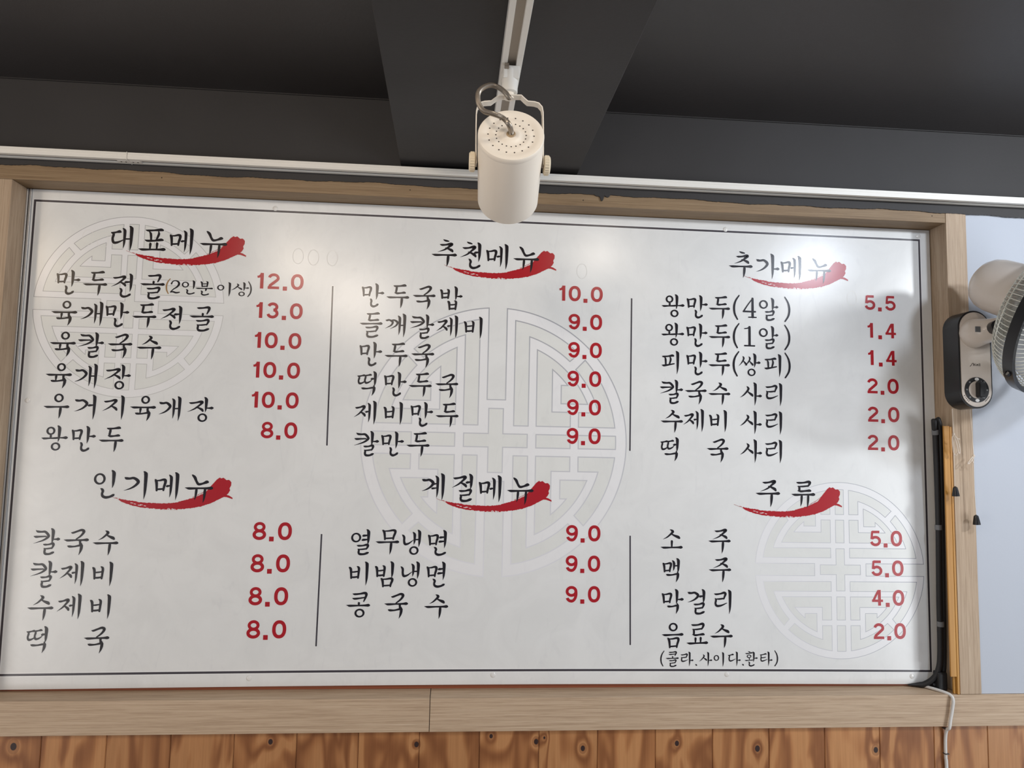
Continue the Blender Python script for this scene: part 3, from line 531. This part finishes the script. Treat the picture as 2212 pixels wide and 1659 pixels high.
bm = bmesh.new(); bb = [(2.34 * i / 24, .0065 * math.sin(math.pi * i / 24)) for i in range(25)]
loop = [(0, 1.1615), (2.34, 1.1615), (2.34, 0)] + bb[::-1][1:]
loop_line(bm, loop, .0095, -.00006, 1); loop_line(bm, loop, .0054, -.00012, 0)
obj('border_line', bm, [M_line, M_halo], mb, label='dark grey border line')
for a, b in (((.746, .969), (.748, .563)), ((1.530, .966), (1.528, .565)), ((.744, .338), (.742, .068)), ((1.530, .342), (1.532, .070))):
    obj('divider_line', seg(seg(bmesh.new(), a, b, .0070, -.00025, 1), a, b, .0042, -.0003), [M_line, M_halo], mb, label='dark upright divider line')
# medallions: white fret bands, grey outlines, tinted cells
def arcp(r, a0, a1, n=18): return [(r * math.cos(math.radians(a0 + (a1 - a0) * i / n)), r * math.sin(math.radians(a0 + (a1 - a0) * i / n))) for i in range(n + 1)]
def ang(x=None, y=None, r=1): return math.degrees(math.asin(y / r)) if x is None else math.degrees(math.acos(x / r))
QC = [
 [(.135, .112), (.245, .112)] + arcp(.825, ang(x=.245, r=.825), 47.5) + arcp(.918, 46.8, ang(x=.135, r=.918)),
 [(.630, .112), (.630, .222)] + arcp(.815, ang(y=.222, r=.815), 42.2) + arcp(.918, 42.6, ang(y=.112, r=.918)),
 [(.306, .112)] + arcp(.755, ang(x=.306, r=.755), ang(y=.286, r=.755)) + [(.494, .286), (.494, .425)] + arcp(.69, ang(y=.425, r=.69), ang(x=.425, r=.69), 8) + [(.425, .222), (.567, .222), (.567, .112)],
]
RC = [[(.306, -.05), (.567, -.05), (.567, .05), (.306, .05)], [(.630, -.05)] + arcp(.918, ang(y=-.05, r=.918), ang(y=.05, r=.918), 4) + [(.630, .05)]]
PLUS = [(.24, .05), (.055, .05), (.055, .238), (-.055, .238), (-.055, .05), (-.24, .05), (-.24, -.05), (-.055, -.05), (-.055, -.238), (.055, -.238), (.055, -.05), (.24, -.05)]
cells = [PLUS] + RC + [[(-x, y) for x, y in c] for c in RC]
for c in QC: cells += [[(x * sx, y * sy) for x, y in c] for sx in (1, -1) for sy in (1, -1)]
aN = ang(x=.070)
disc = arcp(1, aN, -aN, 90) + [(.070, -.304), (-.070, -.304)] + arcp(1, 360 - (180 - aN), 180 - aN, 90) + [(-.070, .304), (.070, .304)]
def medallion(cx, cz, R, RZ, turn, lw, mo, label):
    f = (lambda p: (cx + p[1] * R, cz - p[0] * RZ)) if turn else (lambda p: (cx + p[0] * R, cz + p[1] * RZ))
    md = thing('medallion', (cx, 0, cz)); md.parent = mb; md.location = Vector((cx, 0, cz)) - ORG[mb.name]; md['label'] = label
    obj('fret_band', flat(bmesh.new(), [f(p) for p in disc], -.00008), M_band, md, label='white fret bands')
    bm = bmesh.new(); bo = bmesh.new()
    for c in cells: flat(bm, [f(p) for p in c], -.00012)
    for c in cells + [disc]: loop_line(bo, [f(p) for p in c], lw, -.00016)
    obj('fret_cell', bm, M_cell, md, label='tinted cells between the bands'); obj('outline', bo, mo, md, label='thin grey outlines')
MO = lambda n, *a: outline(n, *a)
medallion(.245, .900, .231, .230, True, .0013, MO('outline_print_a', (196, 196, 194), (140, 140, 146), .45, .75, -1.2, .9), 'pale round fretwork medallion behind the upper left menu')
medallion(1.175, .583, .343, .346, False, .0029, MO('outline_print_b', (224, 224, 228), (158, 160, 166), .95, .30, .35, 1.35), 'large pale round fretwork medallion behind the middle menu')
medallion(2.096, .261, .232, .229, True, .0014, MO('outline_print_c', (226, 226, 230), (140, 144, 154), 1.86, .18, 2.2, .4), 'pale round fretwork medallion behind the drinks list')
# red brush strokes under the six titles
BR = [(-282.5, -1.2), (-259.7, -5.5), (-221, -11.4), (-172, -14), (-137.1, -11.3), (-92.2, 2.3), (-68.1, 13.4), (-52.2, 33.6), (-40.8, 47.2), (-35, 51.6), (-32.9, 52), (-31, 50.2), (-29.3, 50.6), (-24.8, 52.1), (-17.3, 46.1), (-12, 46.8), (-8.7, 45.1), (-5.3, 40.5), (-5.9, 32.5), (-9.2, 25.9), (-7.5, 20.9), (-11.4, 13.6), (-15.4, 9.9), (-7.5, 7.1), (-.9, 2.9), (-.7, -.7), (-6.5, 1.4), (-15.1, 4.1), (-21.5, 4.4), (-35.4, -2.3), (-52.6, -11.6), (-75.1, -19.8), (-101.2, -24.5), (-136.1, -28.5), (-164.1, -29.3), (-195.7, -26.5), (-223.8, -23.3), (-248.5, -17.2), (-266.3, -10.3)]
random.seed(5)
def rough(P, amp):
    R = []
    for i, (a, b) in enumerate(zip(P, P[1:] + P[:1])):
        L = math.hypot(a[0] - b[0], a[1] - b[1]); n = max(1, int(L / 2.6))
        for k in range(n):
            t = k / n; j = amp if (i < 6 or i > 28) else amp * .35
            R.append((a[0] + (b[0] - a[0]) * t + random.uniform(-j, j) * .5, a[1] + (b[1] - a[1]) * t + random.uniform(-j, j)))
    return R
BRR = rough(BR, .75)
def brush(tx, tz):
    g = lambda p: (tx + p[0] / 1000, tz + p[1] / 1000)
    bm = bmesh.new(); flat(bm, [g(p) for p in BRR], -.00040, 0)
    rs = random.Random(3)
    for k in range(9):                                       # dry bristle lines beside the head
        o = k * 1.5; seg(bm, g((-97 + k * 2.6, 2.6 + k * 1.15)), g((-74 + k * 2.2, 13.6 + k * 1.75)), .0006 if k % 3 else .0010, -.00042 - k * 5e-6, 0 if k % 4 != 2 else 1)
    for k in range(15):                                      # bare specks along the belly
        x = -205 + k * 6.0 + rs.uniform(-3, 3); z = -28.3 if x > -180 else -25.6 + (x + 205) * -.10
        L = rs.uniform(1, 5); seg(bm, g((x, z + rs.uniform(-.5, .9))), g((x + L, z + rs.uniform(-.9, .9))), rs.uniform(.0006, .0015), -.00048 - k * 4e-6, 1)
    for k, (cx, r) in enumerate(((-153, 2.2), (-144, 1.6))): loop_line(bm, [g((cx + r * 1.3 * math.cos(a), -27.6 + r * math.sin(a))) for a in [math.tau * i / 12 for i in range(12)]], .0008, -.00056, 1)
    for x, z, L in ((-236, -15.5, 4), (-226, -18.4, 6), (-221, -17.2, 5), (-244, -13, 5), (-212, -19.8, 4), (-276, -3.5, 3)): seg(bm, g((x, z)), g((x + L, z - .6)), .0013, -.00048, 1)
    for k in range(5): seg(bm, g((-296 + k * 3.2, 3.2 - k * 1.2)), g((-294.4 + k * 3.2, 2.4 - k * 1.2)), .0008, -.00048, 0)
    for k in range(7): seg(bm, g((-70 - k * 9, -22.2 - k * 1.1)), g((-66 - k * 9, -21.6 - k * 1.1)), .0007, -.00048, 1)
    obj('brush_stroke', bm, [M_red, M_halo], mb, label='red brush swash under a title')
for t in ((.525, 1.039), (.523, .424), (1.327, 1.035), (1.324, .429), (2.133, 1.039), (2.104, .425)): brush(*t)
# the lettering
CAPH = {'t': 1.0, 'b': 1.0, 's': 1.0}
LINES = [
 ('t', '대표메뉴', [216, 291, 362, 442], 1109, 68.1),
 ('b', '만두전골', [94, 159, 224, 298], 987, 62.1),
 ('w', '(２인분이상)', [336, 354, 386, 425, 474, 514, 538], 972, 36.9),
 ('b', '육개만두전골', [90, 156, 217, 283, 349, 423], 909, 61.7),
 ('b', '육칼국수', [92, 159, 229, 299], 831, 63.1),
 ('b', '육개장', [88, 153, 228], 752, 61.9),
 ('b', '우거지육개장', [88, 156, 223, 294, 359, 433], 676, 61.5),
 ('b', '왕만두', [89, 157, 223], 597, 61.8),
 ('t', '인기메뉴', [214, 288, 362, 440], 490, 67.9),
 ('b', '칼국수', [88, 157, 226], 347, 62.4),
 ('b', '칼제비', [87, 152, 223], 269, 62.0),
 ('b', '수제비', [85, 151, 223], 191, 61.2),
 ('b', '떡국', [82, 220], 114, 61.8),
 ('t', '추천메뉴', [1030, 1099, 1169, 1246], 1103, 69.6),
 ('b', '만두국밥', [849, 913, 981, 1051], 982, 60.7),
 ('b', '들깨칼제비', [847, 910, 978, 1043, 1110], 905, 61.1),
 ('b', '만두국', [849, 914, 982], 829, 59.9),
 ('b', '떡만두국', [842, 914, 978, 1046], 753, 60.2),
 ('b', '제비만두', [841, 911, 984, 1049], 677, 60.9),
 ('b', '칼만두', [847, 912, 977], 600, 60.1),
 ('t', '계절메뉴', [1019, 1093, 1164, 1242], 496, 68.5),
 ('b', '열무냉면', [841, 908, 968, 1033], 353, 61.7),
 ('b', '비빔냉면', [839, 903, 967, 1032], 274, 60.5),
 ('b', '콩국수', [841, 935, 1035], 197, 60.8),
 ('t', '추가메뉴', [1830, 1906, 1971, 2050], 1105, 68.7),
 ('b', '왕만두(4알)', [1643, 1709, 1770, 1817, 1854, 1907, 1959], 983, 62.7),
 ('b', '왕만두(1알)', [1642, 1708, 1770, 1816, 1853, 1906, 1958], 906, 62.7),
 ('b', '피만두(쌍피)', [1636, 1708, 1769, 1815, 1853, 1917, 1958], 830, 61.1),
 ('b', '칼국수사리', [1639, 1705, 1769, 1856, 1919], 753, 61.1),
 ('b', '수제비사리', [1640, 1699, 1765, 1855, 1918], 677, 60.7),
 ('b', '떡국사리', [1634, 1764, 1855, 1917], 601, 61.4),
 ('t', '주류', [1900, 1997], 492, 67.2),
 ('b', '소주', [1640, 1768], 363, 60.5),
 ('b', '맥주', [1639, 1769], 289, 62.7),
 ('b', '막걸리', [1643, 1706, 1776], 209, 61.5),
 ('b', '음료수', [1643, 1708, 1772], 124, 61.1),
 ('s', '(콜라.사이다.환타)', [1616, 1642, 1681, 1705, 1730, 1765, 1806, 1829, 1851, 1891, 1918], 51, 34.2),
]
PRICES = [
 ('12.0', 656, 978, 41.2),
 ('13.0', 657, 902, 40.9),
 ('10.0', 657, 825, 40.6),
 ('10.0', 657, 749, 41.1),
 ('10.0', 657, 673, 40.4),
 ('8.0', 657, 597, 40.5),
 ('8.0', 654, 346, 43.2),
 ('8.0', 653, 267, 43.6),
 ('8.0', 652, 187, 43.3),
 ('8.0', 651, 107, 43.7),
 ('10.0', 1436, 975, 41.0),
 ('9.0', 1435, 900, 40.7),
 ('9.0', 1435, 825, 40.8),
 ('9.0', 1434, 749, 40.9),
 ('9.0', 1434, 674, 40.7),
 ('9.0', 1434, 599, 40.8),
 ('9.0', 1436, 349, 41.4),
 ('9.0', 1436, 272, 41.4),
 ('9.0', 1437, 195, 41.5),
 ('5.5', 2252, 981, 39.9),
 ('1.4', 2251, 904, 39.7),
 ('1.4', 2251, 829, 39.4),
 ('2.0', 2254, 752, 40.7),
 ('2.0', 2254, 675, 40.9),
 ('2.0', 2252, 599, 41.0),
 ('5.0', 2253, 344, 41.2),
 ('5.0', 2255, 266, 40.9),
 ('4.0', 2255, 189, 41.0),
 ('2.0', 2257, 103, 41.9),
]
EMH = {'t': .0685, 'b': .0615, 's': .0355, 'w': .0360}
def put(bm, strokes, xc, zt, em, y, mi, b, sx=1):
    k = em / 100; cx = (b[0] + b[2]) / 2
    for i, s in enumerate(strokes):
        for q in s: flat(bm, [(xc + (x - cx) * k * sx, zt - yy * k) for x, yy in q], y - i * 8e-6, mi)
for kind, text, xs, zt, em in LINES:
    em = EMH[kind]; bm = bmesh.new(); words = [[]]
    for ch, x in zip(text, xs):
        if words[-1] and kind not in 'sw' and x - words[-1][-1][1] > 86 - 6 * (kind == 'b'): words.append([])
        words[-1].append((ch, x))
    nm = {'t': 'title_lettering', 'b': 'dish_lettering', 's': 'note_lettering', 'w': 'note_lettering'}[kind]
    for wd_ in words:
      bm = bmesh.new()
      for ch, x in wd_:
        p0 = glyph_polys(ch); bx = bbox(p0)
        sx = 1.22 if kind == 'w' and ch not in '()' else 1; put(bm, p0, x / 1000, zt / 1000, em, -.00062, 2 if kind == 'w' and ch == '(' else 0, bx, sx); put(bm, glyph_polys(ch, 1.8 if kind not in 'sw' else 1.5), x / 1000, zt / 1000, em, -.00026, 1, bx, sx)
      obj(nm, bm, [M_ink, M_halo] + ([M_gold] if kind == 'w' else []), mb, label='black brush lettering reading ' + ''.join(c for c, x in wd_).replace('２', '2'), recalc=False)
for text, xr, zc, hh in PRICES:
    hh = hh / 1000; hh = .0408 if hh < .0425 else .0434; k = hh / 100; bm = bmesh.new(); offs = {3: (-1.43, -.745, 0), 4: (-2.27, -1.45, -.745, 0)}[len(text)]
    for ch, o in zip(text, offs):
        p0 = digit_polys(ch); bx = bbox(p0); X = xr / 1000 + o * hh
        put(bm, p0, X, zc / 1000 + hh / 2, hh, -.00062, 0, bx); put(bm, digit_polys(ch, 2.8), X, zc / 1000 + hh / 2, hh, -.00026, 1, bx)
    obj('price_lettering', bm, [M_red, M_halo], mb, label='red printed price ' + text, recalc=False)
for cx, cz in ((.655, 1.046), (.694, 1.044), (.742, 1.044), (.134, 1.072), (.170, 1.066), (1.395, 1.036), (2.142, .99)):
    q = [(cx + .0135 * math.cos(a), cz + .020 * math.sin(a)) for a in [math.tau * i / 26 for i in range(27)]]
    obj('faded_numeral', loop_line(bmesh.new(), q[:-1], .0010, -.00020), M_ghost, mb, label='faint trace of a removed zero')
for x, z in ((.592, 1.169), (1.788, 1.1675), (2.338, 1.173), (.584, -.010), (1.182, -.005), (1.786, -.006), (2.287, -.013), (.019, .657)):
    obj('screw_cap', lathe(bmesh.new(), (x, -.0002, z), (0, -1, 0), [(0, .0066), (.0005, .0060), (.0011, .0042), (.0014, .0012)], 20), M_clear, mb, (x, 0, z), smooth=True, label='small clear domed cap')
# reddish batten showing under the board's lower edge
obj('wooden_batten', B(-.0195, 2.33, .0066, .0175, -.0390, -.0270, .0008), M_rust, org=(1.18, .01, -.04)); bt = bpy.data.objects['wooden_batten']
tag(bt, 'thin reddish wooden batten showing below the menu board', 'batten')

# ---------------------------------------------------------------- strip and cables in the right reveal
am = thing('wooden_strip', (2.36, -.055, -.04), 'amber wooden strip standing in the right side of the oak recess', 'strip')
obj('board', B(2.3490, 2.3650, -.066, -.0615, .005, .645, .0006), M_amber, am); obj('edge_lip', B(2.3655, 2.3708, -.067, -.050, -.0385, .643, .0006), M_amber, am)
obj('flange', B(2.3590, 2.3648, -.0612, -.0560, -.0385, .640, .0006), M_amber, am)
bc = thing('black_cable', (2.34, -.045, .0), 'black rubber cable running down the right side of the menu board', 'cable')
pts = [(2.3485, -.030, .20), (2.3480, -.036, .40), (2.3440, -.040, .60), (2.338, -.046, .640), (2.3345, -.050, .656), (2.3345, -.050, .664)]
bp_ = [(2.272, -.004, -.0330), (2.295, -.007, -.0325), (2.312, -.014, -.0290), (2.330, -.024, -.012), (2.342, -.028, .012), (2.3470, -.030, .06)]
SP1 = spline(bp_ + pts, 8)
obj('sheath', tube(bmesh.new(), SP1, .0072, 12, radii=[.0072 * min(1, .15 + i / 14) * (1 if i < len(SP1) - 6 else math.sqrt(max(.02, 1 - ((i - len(SP1) + 7) / 7) ** 2))) for i in range(len(SP1))]), M_rubber, bc, smooth=True)
obj('sheath', tube(bmesh.new(), spline([(2.330, -.020, -.030), (2.350, -.022, -.018), (2.3600, -.024, .03), (2.3620, -.026, .2), (2.3600, -.034, .45), (2.357, -.040, .60), (2.352, -.046, .645), (2.3465, -.050, .660), (2.3425, -.051, .664)], 8), .0068, 12), M_rubber, bc, smooth=True)
for z, x in ((.622, 2.339), (.372, 2.3465), (.122, 2.3480)): obj('tape', lathe(bmesh.new(), (x + (.0035 if z > .5 else .001), -.042 if z > .5 else -.0355 if z > .2 else -.031, z), (-.12 if z > .5 else 0, -.1 if z > .5 else 0, 1), [(0, .0086), (.013, .0086)], 16), M_tape, bc, (x, -.037, z), label='grey tape band')
obj('corner_boot', B(2.334, 2.3585, -.040, -.014, -.0385, .008, .005), M_rubber, bc)
wc = thing('white_cable', (2.35, -.07, -.2), 'thin white cable dropping from the board corner over the oak rail', 'cable')
wp = [(2.312, -.012, -.0345), (2.320, -.026, -.0348), (2.335, -.052, -.036), (2.3455, -.066, -.0400), (2.3475, -.0735, -.050), (2.3440, -.0735, -.075), (2.3385, -.0735, -.100), (2.3350, -.0735, -.118), (2.333, -.066, -.126), (2.3320, -.0615, -.150), (2.3315, -.0615, -.195), (2.333, -.0615, -.23), (2.336, -.0615, -.5), (2.336, -.0615, -1.04)]
obj('sheath', tube(bmesh.new(), spline(wp, 8), .0040, 10), M_cable, wc, smooth=True)
for z in (-.123, -.1845): obj('clip', B(2.3268, 2.3378, -.067, -.0568, z - .0012, z + .0012, .0004), M_slot, wc, (2.332, -.06, z))

# ---------------------------------------------------------------- wall fan
fn = thing('wall_fan', (2.398, -.067, .69), 'wall mounted fan with black and cream control box on the right frame post', 'fan')
bm = prism(bmesh.new(), stadium(2.398, 0, .0445, .6885, .942, 16), -.126, -.0675)
obj('housing', bm, M_blackpl, fn, smooth=True, label='glossy black control box')
fp = obj('front_panel', prism(bmesh.new(), stadium(2.398, 0, .0400, .6930, .9375, 20), -.1285, -.1262), M_fanw, fn, (2.398, -.128, .81), smooth=True, label='cream front panel')
DC = (2.3975, .7365)
def disc(cx, cz, r, y0, y1, n=40, bm=None, r2=None): return lathe(bm or bmesh.new(), (cx, y0, cz), (0, -1, 0), [(0, r), (y0 - y1, r2 or r)], n)
obj('dial_ring', disc(*DC, .0325, -.1285, -.1300), M_blackpl, fn, (DC[0], -.129, DC[1]), smooth=True, label='black timer dial ring'); obj('dial_face', disc(*DC, .0225, -.1300, -.1310), M_fanw, fn, (DC[0], -.13, DC[1]), smooth=True)
bm = bmesh.new(); prism(bm, [(DC[0] + .004 + .0095 * sx * (1 if abs(sz) < 1 else .75), DC[1] + .0215 * sz) for sx, sz in ((-1, -.8), (-.75, -1), (.75, -1), (1, -.8), (1, .8), (.75, 1), (-.75, 1), (-1, .8))], -.1470, -.1311); bmesh.ops.bevel(bm, geom=[e for e in bm.edges if e.is_manifold], offset=.0012, segments=2, affect='EDGES')
obj('timer_knob', bm, M_blackpl, fn, (DC[0], -.14, DC[1]), smooth=True, label='black timer knob')
bm = bmesh.new()                                              # small marks on the dial
for k in range(8):
    a = math.radians(90 + 45 * k); c = (DC[0] + .0272 * math.cos(a), DC[1] + .0272 * math.sin(a))
    if k in (0, 4): flat(bm, [(c[0] + .0058 * math.cos(t), c[1] + .0040 * math.sin(t)) for t in [math.tau * i / 16 for i in range(16)]], -.1303)
    else: seg(bm, (c[0] - .0012, c[1] - .0016), (c[0] - .0012, c[1] + .0016), .0007, -.1303); seg(bm, (c[0] + .0010, c[1] - .0016), (c[0] + .0014, c[1] + .0016), .0007, -.1303)
obj('dial_marking', bm, M_halo, fn, label='pale marks on the dial', recalc=False)
mk = [bmesh.new(), bmesh.new(), bmesh.new()]
for a in (205, 212, 219, 226, 233, 310, 317, 324, 331):
    bm = mk[0 if a < 270 else 1]; a = math.radians(a); c = (DC[0] + .0365 * math.cos(a), DC[1] + .0365 * math.sin(a)); seg(bm, (c[0] - .0011, c[1] - .001), (c[0] + .0011, c[1] + .0008), .0012, -.1288)
    seg(bm, (c[0] - .0006, c[1] + .0012), (c[0] + .0008, c[1] + .0012), .0006, -.1288)
SH = [[(-.9, -.5), (.1, -.2), (1.1, 1.2), (1.9, 2.6), (3.0, 3.0)], [(3.2, 0), (3.9, 2.9)], [(3.6, 1.4), (4.4, 1.9), (4.9, 1.7), (4.9, 0)], [(6.3, 0), (6.3, 1.7)], [(6.3, 2.4), (6.3, 2.7)],
      [(7.6, 0), (7.8, 1.7)], [(7.7, 1.0), (8.7, 1.8), (9.2, 1.6), (9.1, 0)], [(10.5, 0), (10.5, 1.7)], [(10.5, 2.4), (10.5, 2.7)], [(11.7, 0), (11.7, 2.8)]]
bm = mk[2]
for s in SH:
    for a, b in zip(s, s[1:]): seg(bm, (2.3835 + a[0] * .00215, .7985 + a[1] * .0021), (2.3835 + b[0] * .00215, .7985 + b[1] * .0021), .00125, -.1288)
for bm, lb in zip(mk, ('tiny caption left below the dial', 'tiny caption right below the dial', 'small slanted maker mark reading shinil')): obj('printed_marking', bm, M_ink, fn, label=lb, recalc=False)
CF = Vector((2.494, -.3, .9000)); NF = Vector((.4009, -.788, -.4673)).normalized(); RF = .190
hubp = [(2.395, -.124, .882), (2.396, -.140, .8825), (2.404, -.158, .884), (2.430, -.176, .888), (2.476, -.190, .896)]
obj('arm', tube(bmesh.new(), spline(hubp, 5), .034, 24, radii=[.0385, .0385, .0380, .0375, .037, .0365, .036, .035, .034, .033, .032, .031, .030, .0295, .029, .0285, .028, .0275, .027, .0265, .026]), M_fanw, fn, smooth=True, label='cream swivel arm')
obj('pivot_cap', lathe(bmesh.new(), (2.4060, -.178, .8870), (-.25, -1, .02), [(0, .0165), (.0330, .0165), (.0345, .0150), (.0350, .004)], 24), M_blackpl, fn, smooth=True, label='round black pivot cap')
obj('sticker', B(2.3625, 2.3755, -.1785, -.1760, .8775, .8915, .0003), M_tape, fn, label='small grey square sticker')
obj('neck', tube(bmesh.new(), spline([(2.460, -.188, .897), (2.455, -.198, .925), (2.445, -.208, .955)], 4), .022, 14), M_fanw, fn, smooth=True)
prof = [(-.205, .002), (-.203, .020), (-.197, .038), (-.187, .052), (-.172, .062), (-.150, .067), (-.110, .0685), (-.085, .067), (-.078, .058), (-.078, .01)]
obj('motor_housing', lathe(bmesh.new(), CF + Vector((-.014, 0, .026)), NF, prof, 40, cap=False), M_fanw, fn, smooth=True, label='cream domed motor housing')
uF, wF = frame_of(NF)
def at(s, r, a): return CF + NF * s + (uF * math.cos(a) + wF * math.sin(a)) * r
bm = bmesh.new(); n = 96
for k in range(n):
    a = math.tau * k / n; P = [at(-.080, .050, a), at(-.083, .085, a + .10), at(-.077, .125, a + .20), at(-.062, .160, a + .26), at(-.035, .182, a + .28), at(-.006, .190, a + .28)]
    tube(bm, spline(P, 3), .0011, 4)
for s, r in ((-.0835, .095), (-.070, .145), (-.048, .173), (-.081, .054)): tube(bm, [at(s, r, math.tau * k / 60) for k in range(60)], .0014, 5, closed=True)
obj('rear_guard', bm, M_guard, fn, smooth=True, kind='stuff', label='white wire guard behind the blades')
bm = bmesh.new()
for k in range(n):
    a = math.tau * k / n; P = [at(.052, .036, a), at(.050, .08, a - .08), at(.042, .13, a - .15), at(.026, .170, a - .19), at(.006, .189, a - .2)]
    tube(bm, spline(P, 3), .0011, 4)
for s, r in ((.051, .06), (.045, .115), (.034, .155)): tube(bm, [at(s, r, math.tau * k / 60) for k in range(60)], .0014, 5, closed=True)
obj('front_guard', bm, M_guard, fn, smooth=True, kind='stuff', label='white wire guard in front of the blades'); obj('guard_badge', lathe(bmesh.new(), CF + NF * .050, NF, [(0, .038), (.004, .038), (.006, .034)], 30), M_blackpl, fn, smooth=True)
bm = bmesh.new(); rg = [[at(s, r, math.tau * k / 72) for s, r in ((-.012, .187), (-.012, .1965), (.012, .1965), (.012, .187))] for k in range(72)]
vv = [[bm.verts.new(p) for p in q] for q in rg]
for i in range(72):
    for j in range(4): bm.faces.new((vv[i][j], vv[i][(j + 1) % 4], vv[(i + 1) % 72][(j + 1) % 4], vv[(i + 1) % 72][j]))
obj('rim', bm, M_blackpl, fn, smooth=True, label='black rim joining the two guards')
obj('rim_latch', lathe(bmesh.new(), at(0, .198, math.radians(0)), uF, [(-.003, .008), (.006, .006)], 10), M_blackpl, fn)
obj('blade_hub', lathe(bmesh.new(), CF, NF, [(-.045, .030), (.015, .030), (.025, .022), (.028, .004)], 30), M_grille, fn, smooth=True)
for b in range(5):
    bm = bmesh.new(); rows = []
    for i in range(8):
        r = .028 + .142 * i / 7; wd_ = .28 + .30 * math.sin(math.pi * (.25 + .6 * i / 7)); rows.append([(at(-.030 + .042 * (j / 5) + t, r, math.tau * b / 5 + wd_ * (j / 5 - .5) * 1.9)) for t in (0, .0018) for j in range(6)])
    V_ = [[bm.verts.new(p) for p in q] for q in rows]
    for i in range(7):
        for off in (0, 6):
            for j in range(5): bm.faces.new((V_[i][off + j], V_[i][off + j + 1], V_[i + 1][off + j + 1], V_[i + 1][off + j]))
        for j in (0, 5): bm.faces.new((V_[i][j], V_[i + 1][j], V_[i + 1][j + 6], V_[i][j + 6]))
    for i in (0, 7):
        for j in range(5): bm.faces.new((V_[i][j], V_[i][j + 1], V_[i][j + 7], V_[i][j + 6]))
    obj('blade', bm, M_grille, fn, smooth=True)
# pull cords hanging from the control box
def cord(xt, zt, kx, kz, ex, ez, loops):
    y = -.085; c = obj('pull_cord', tube(tube(bmesh.new(), spline([(xt, y, zt), ((xt + kx) / 2, y, (zt + kz) / 2), (kx, y, kz)], 4), .0013, 6), spline([(kx, y, kz), (kx - .001, y, (kz + ez) / 2), (ex, y, ez)], 4), .0009, 6), M_string, fn, (xt, y, zt), label='cream pull cord')
    bm = lathe(bmesh.new(), (kx, y, kz), (.3, -.2, 1), [(-.004, .001), (-.002, .0032), (.001, .0034), (.004, .001)], 10)
    for L in loops: tube(bm, spline([(kx + dx, y + dy, kz + dz) for dx, dy, dz in L], 5), .0013, 6)
    obj('knot', bm, M_string, c, smooth=True)
    obj('bell_pull', lathe(bmesh.new(), (ex, y, ez), (.05, 0, -1), [(-.003, .001), (0, .0052), (.004, .0062), (.018, .0086), (.0225, .0090), (.0225, .007), (.015, .005)], 20), M_blackpl, c, (ex, y, ez), smooth=True, label='black bell shaped pull')
cord(2.3610, .6890, 2.3628, .6232, 2.3625, .4860, [[(0, 0, 0), (.006, -.004, -.012), (.011, -.005, -.030), (.013, -.004, -.047), (.010, -.003, -.048), (.006, -.003, -.028), (0, -.002, -.006)], [(0, 0, 0), (.008, -.003, -.011), (.014, -.003, -.012)], [(0, 0, 0), (-.004, 0, -.012), (0, .003, -.046), (.007, .004, -.054), (.012, .002, -.045)]])
cord(2.4100, .6890, 2.4156, .5679, 2.4170, .4140, [[(0, 0, 0), (-.009, -.004, -.006), (-.018, -.005, -.016), (-.020, -.004, -.020), (-.014, -.003, -.019), (-.006, -.003, -.009), (0, -.002, 0)], [(0, 0, 0), (-.006, -.002, -.009), (-.002, -.002, -.019)]])
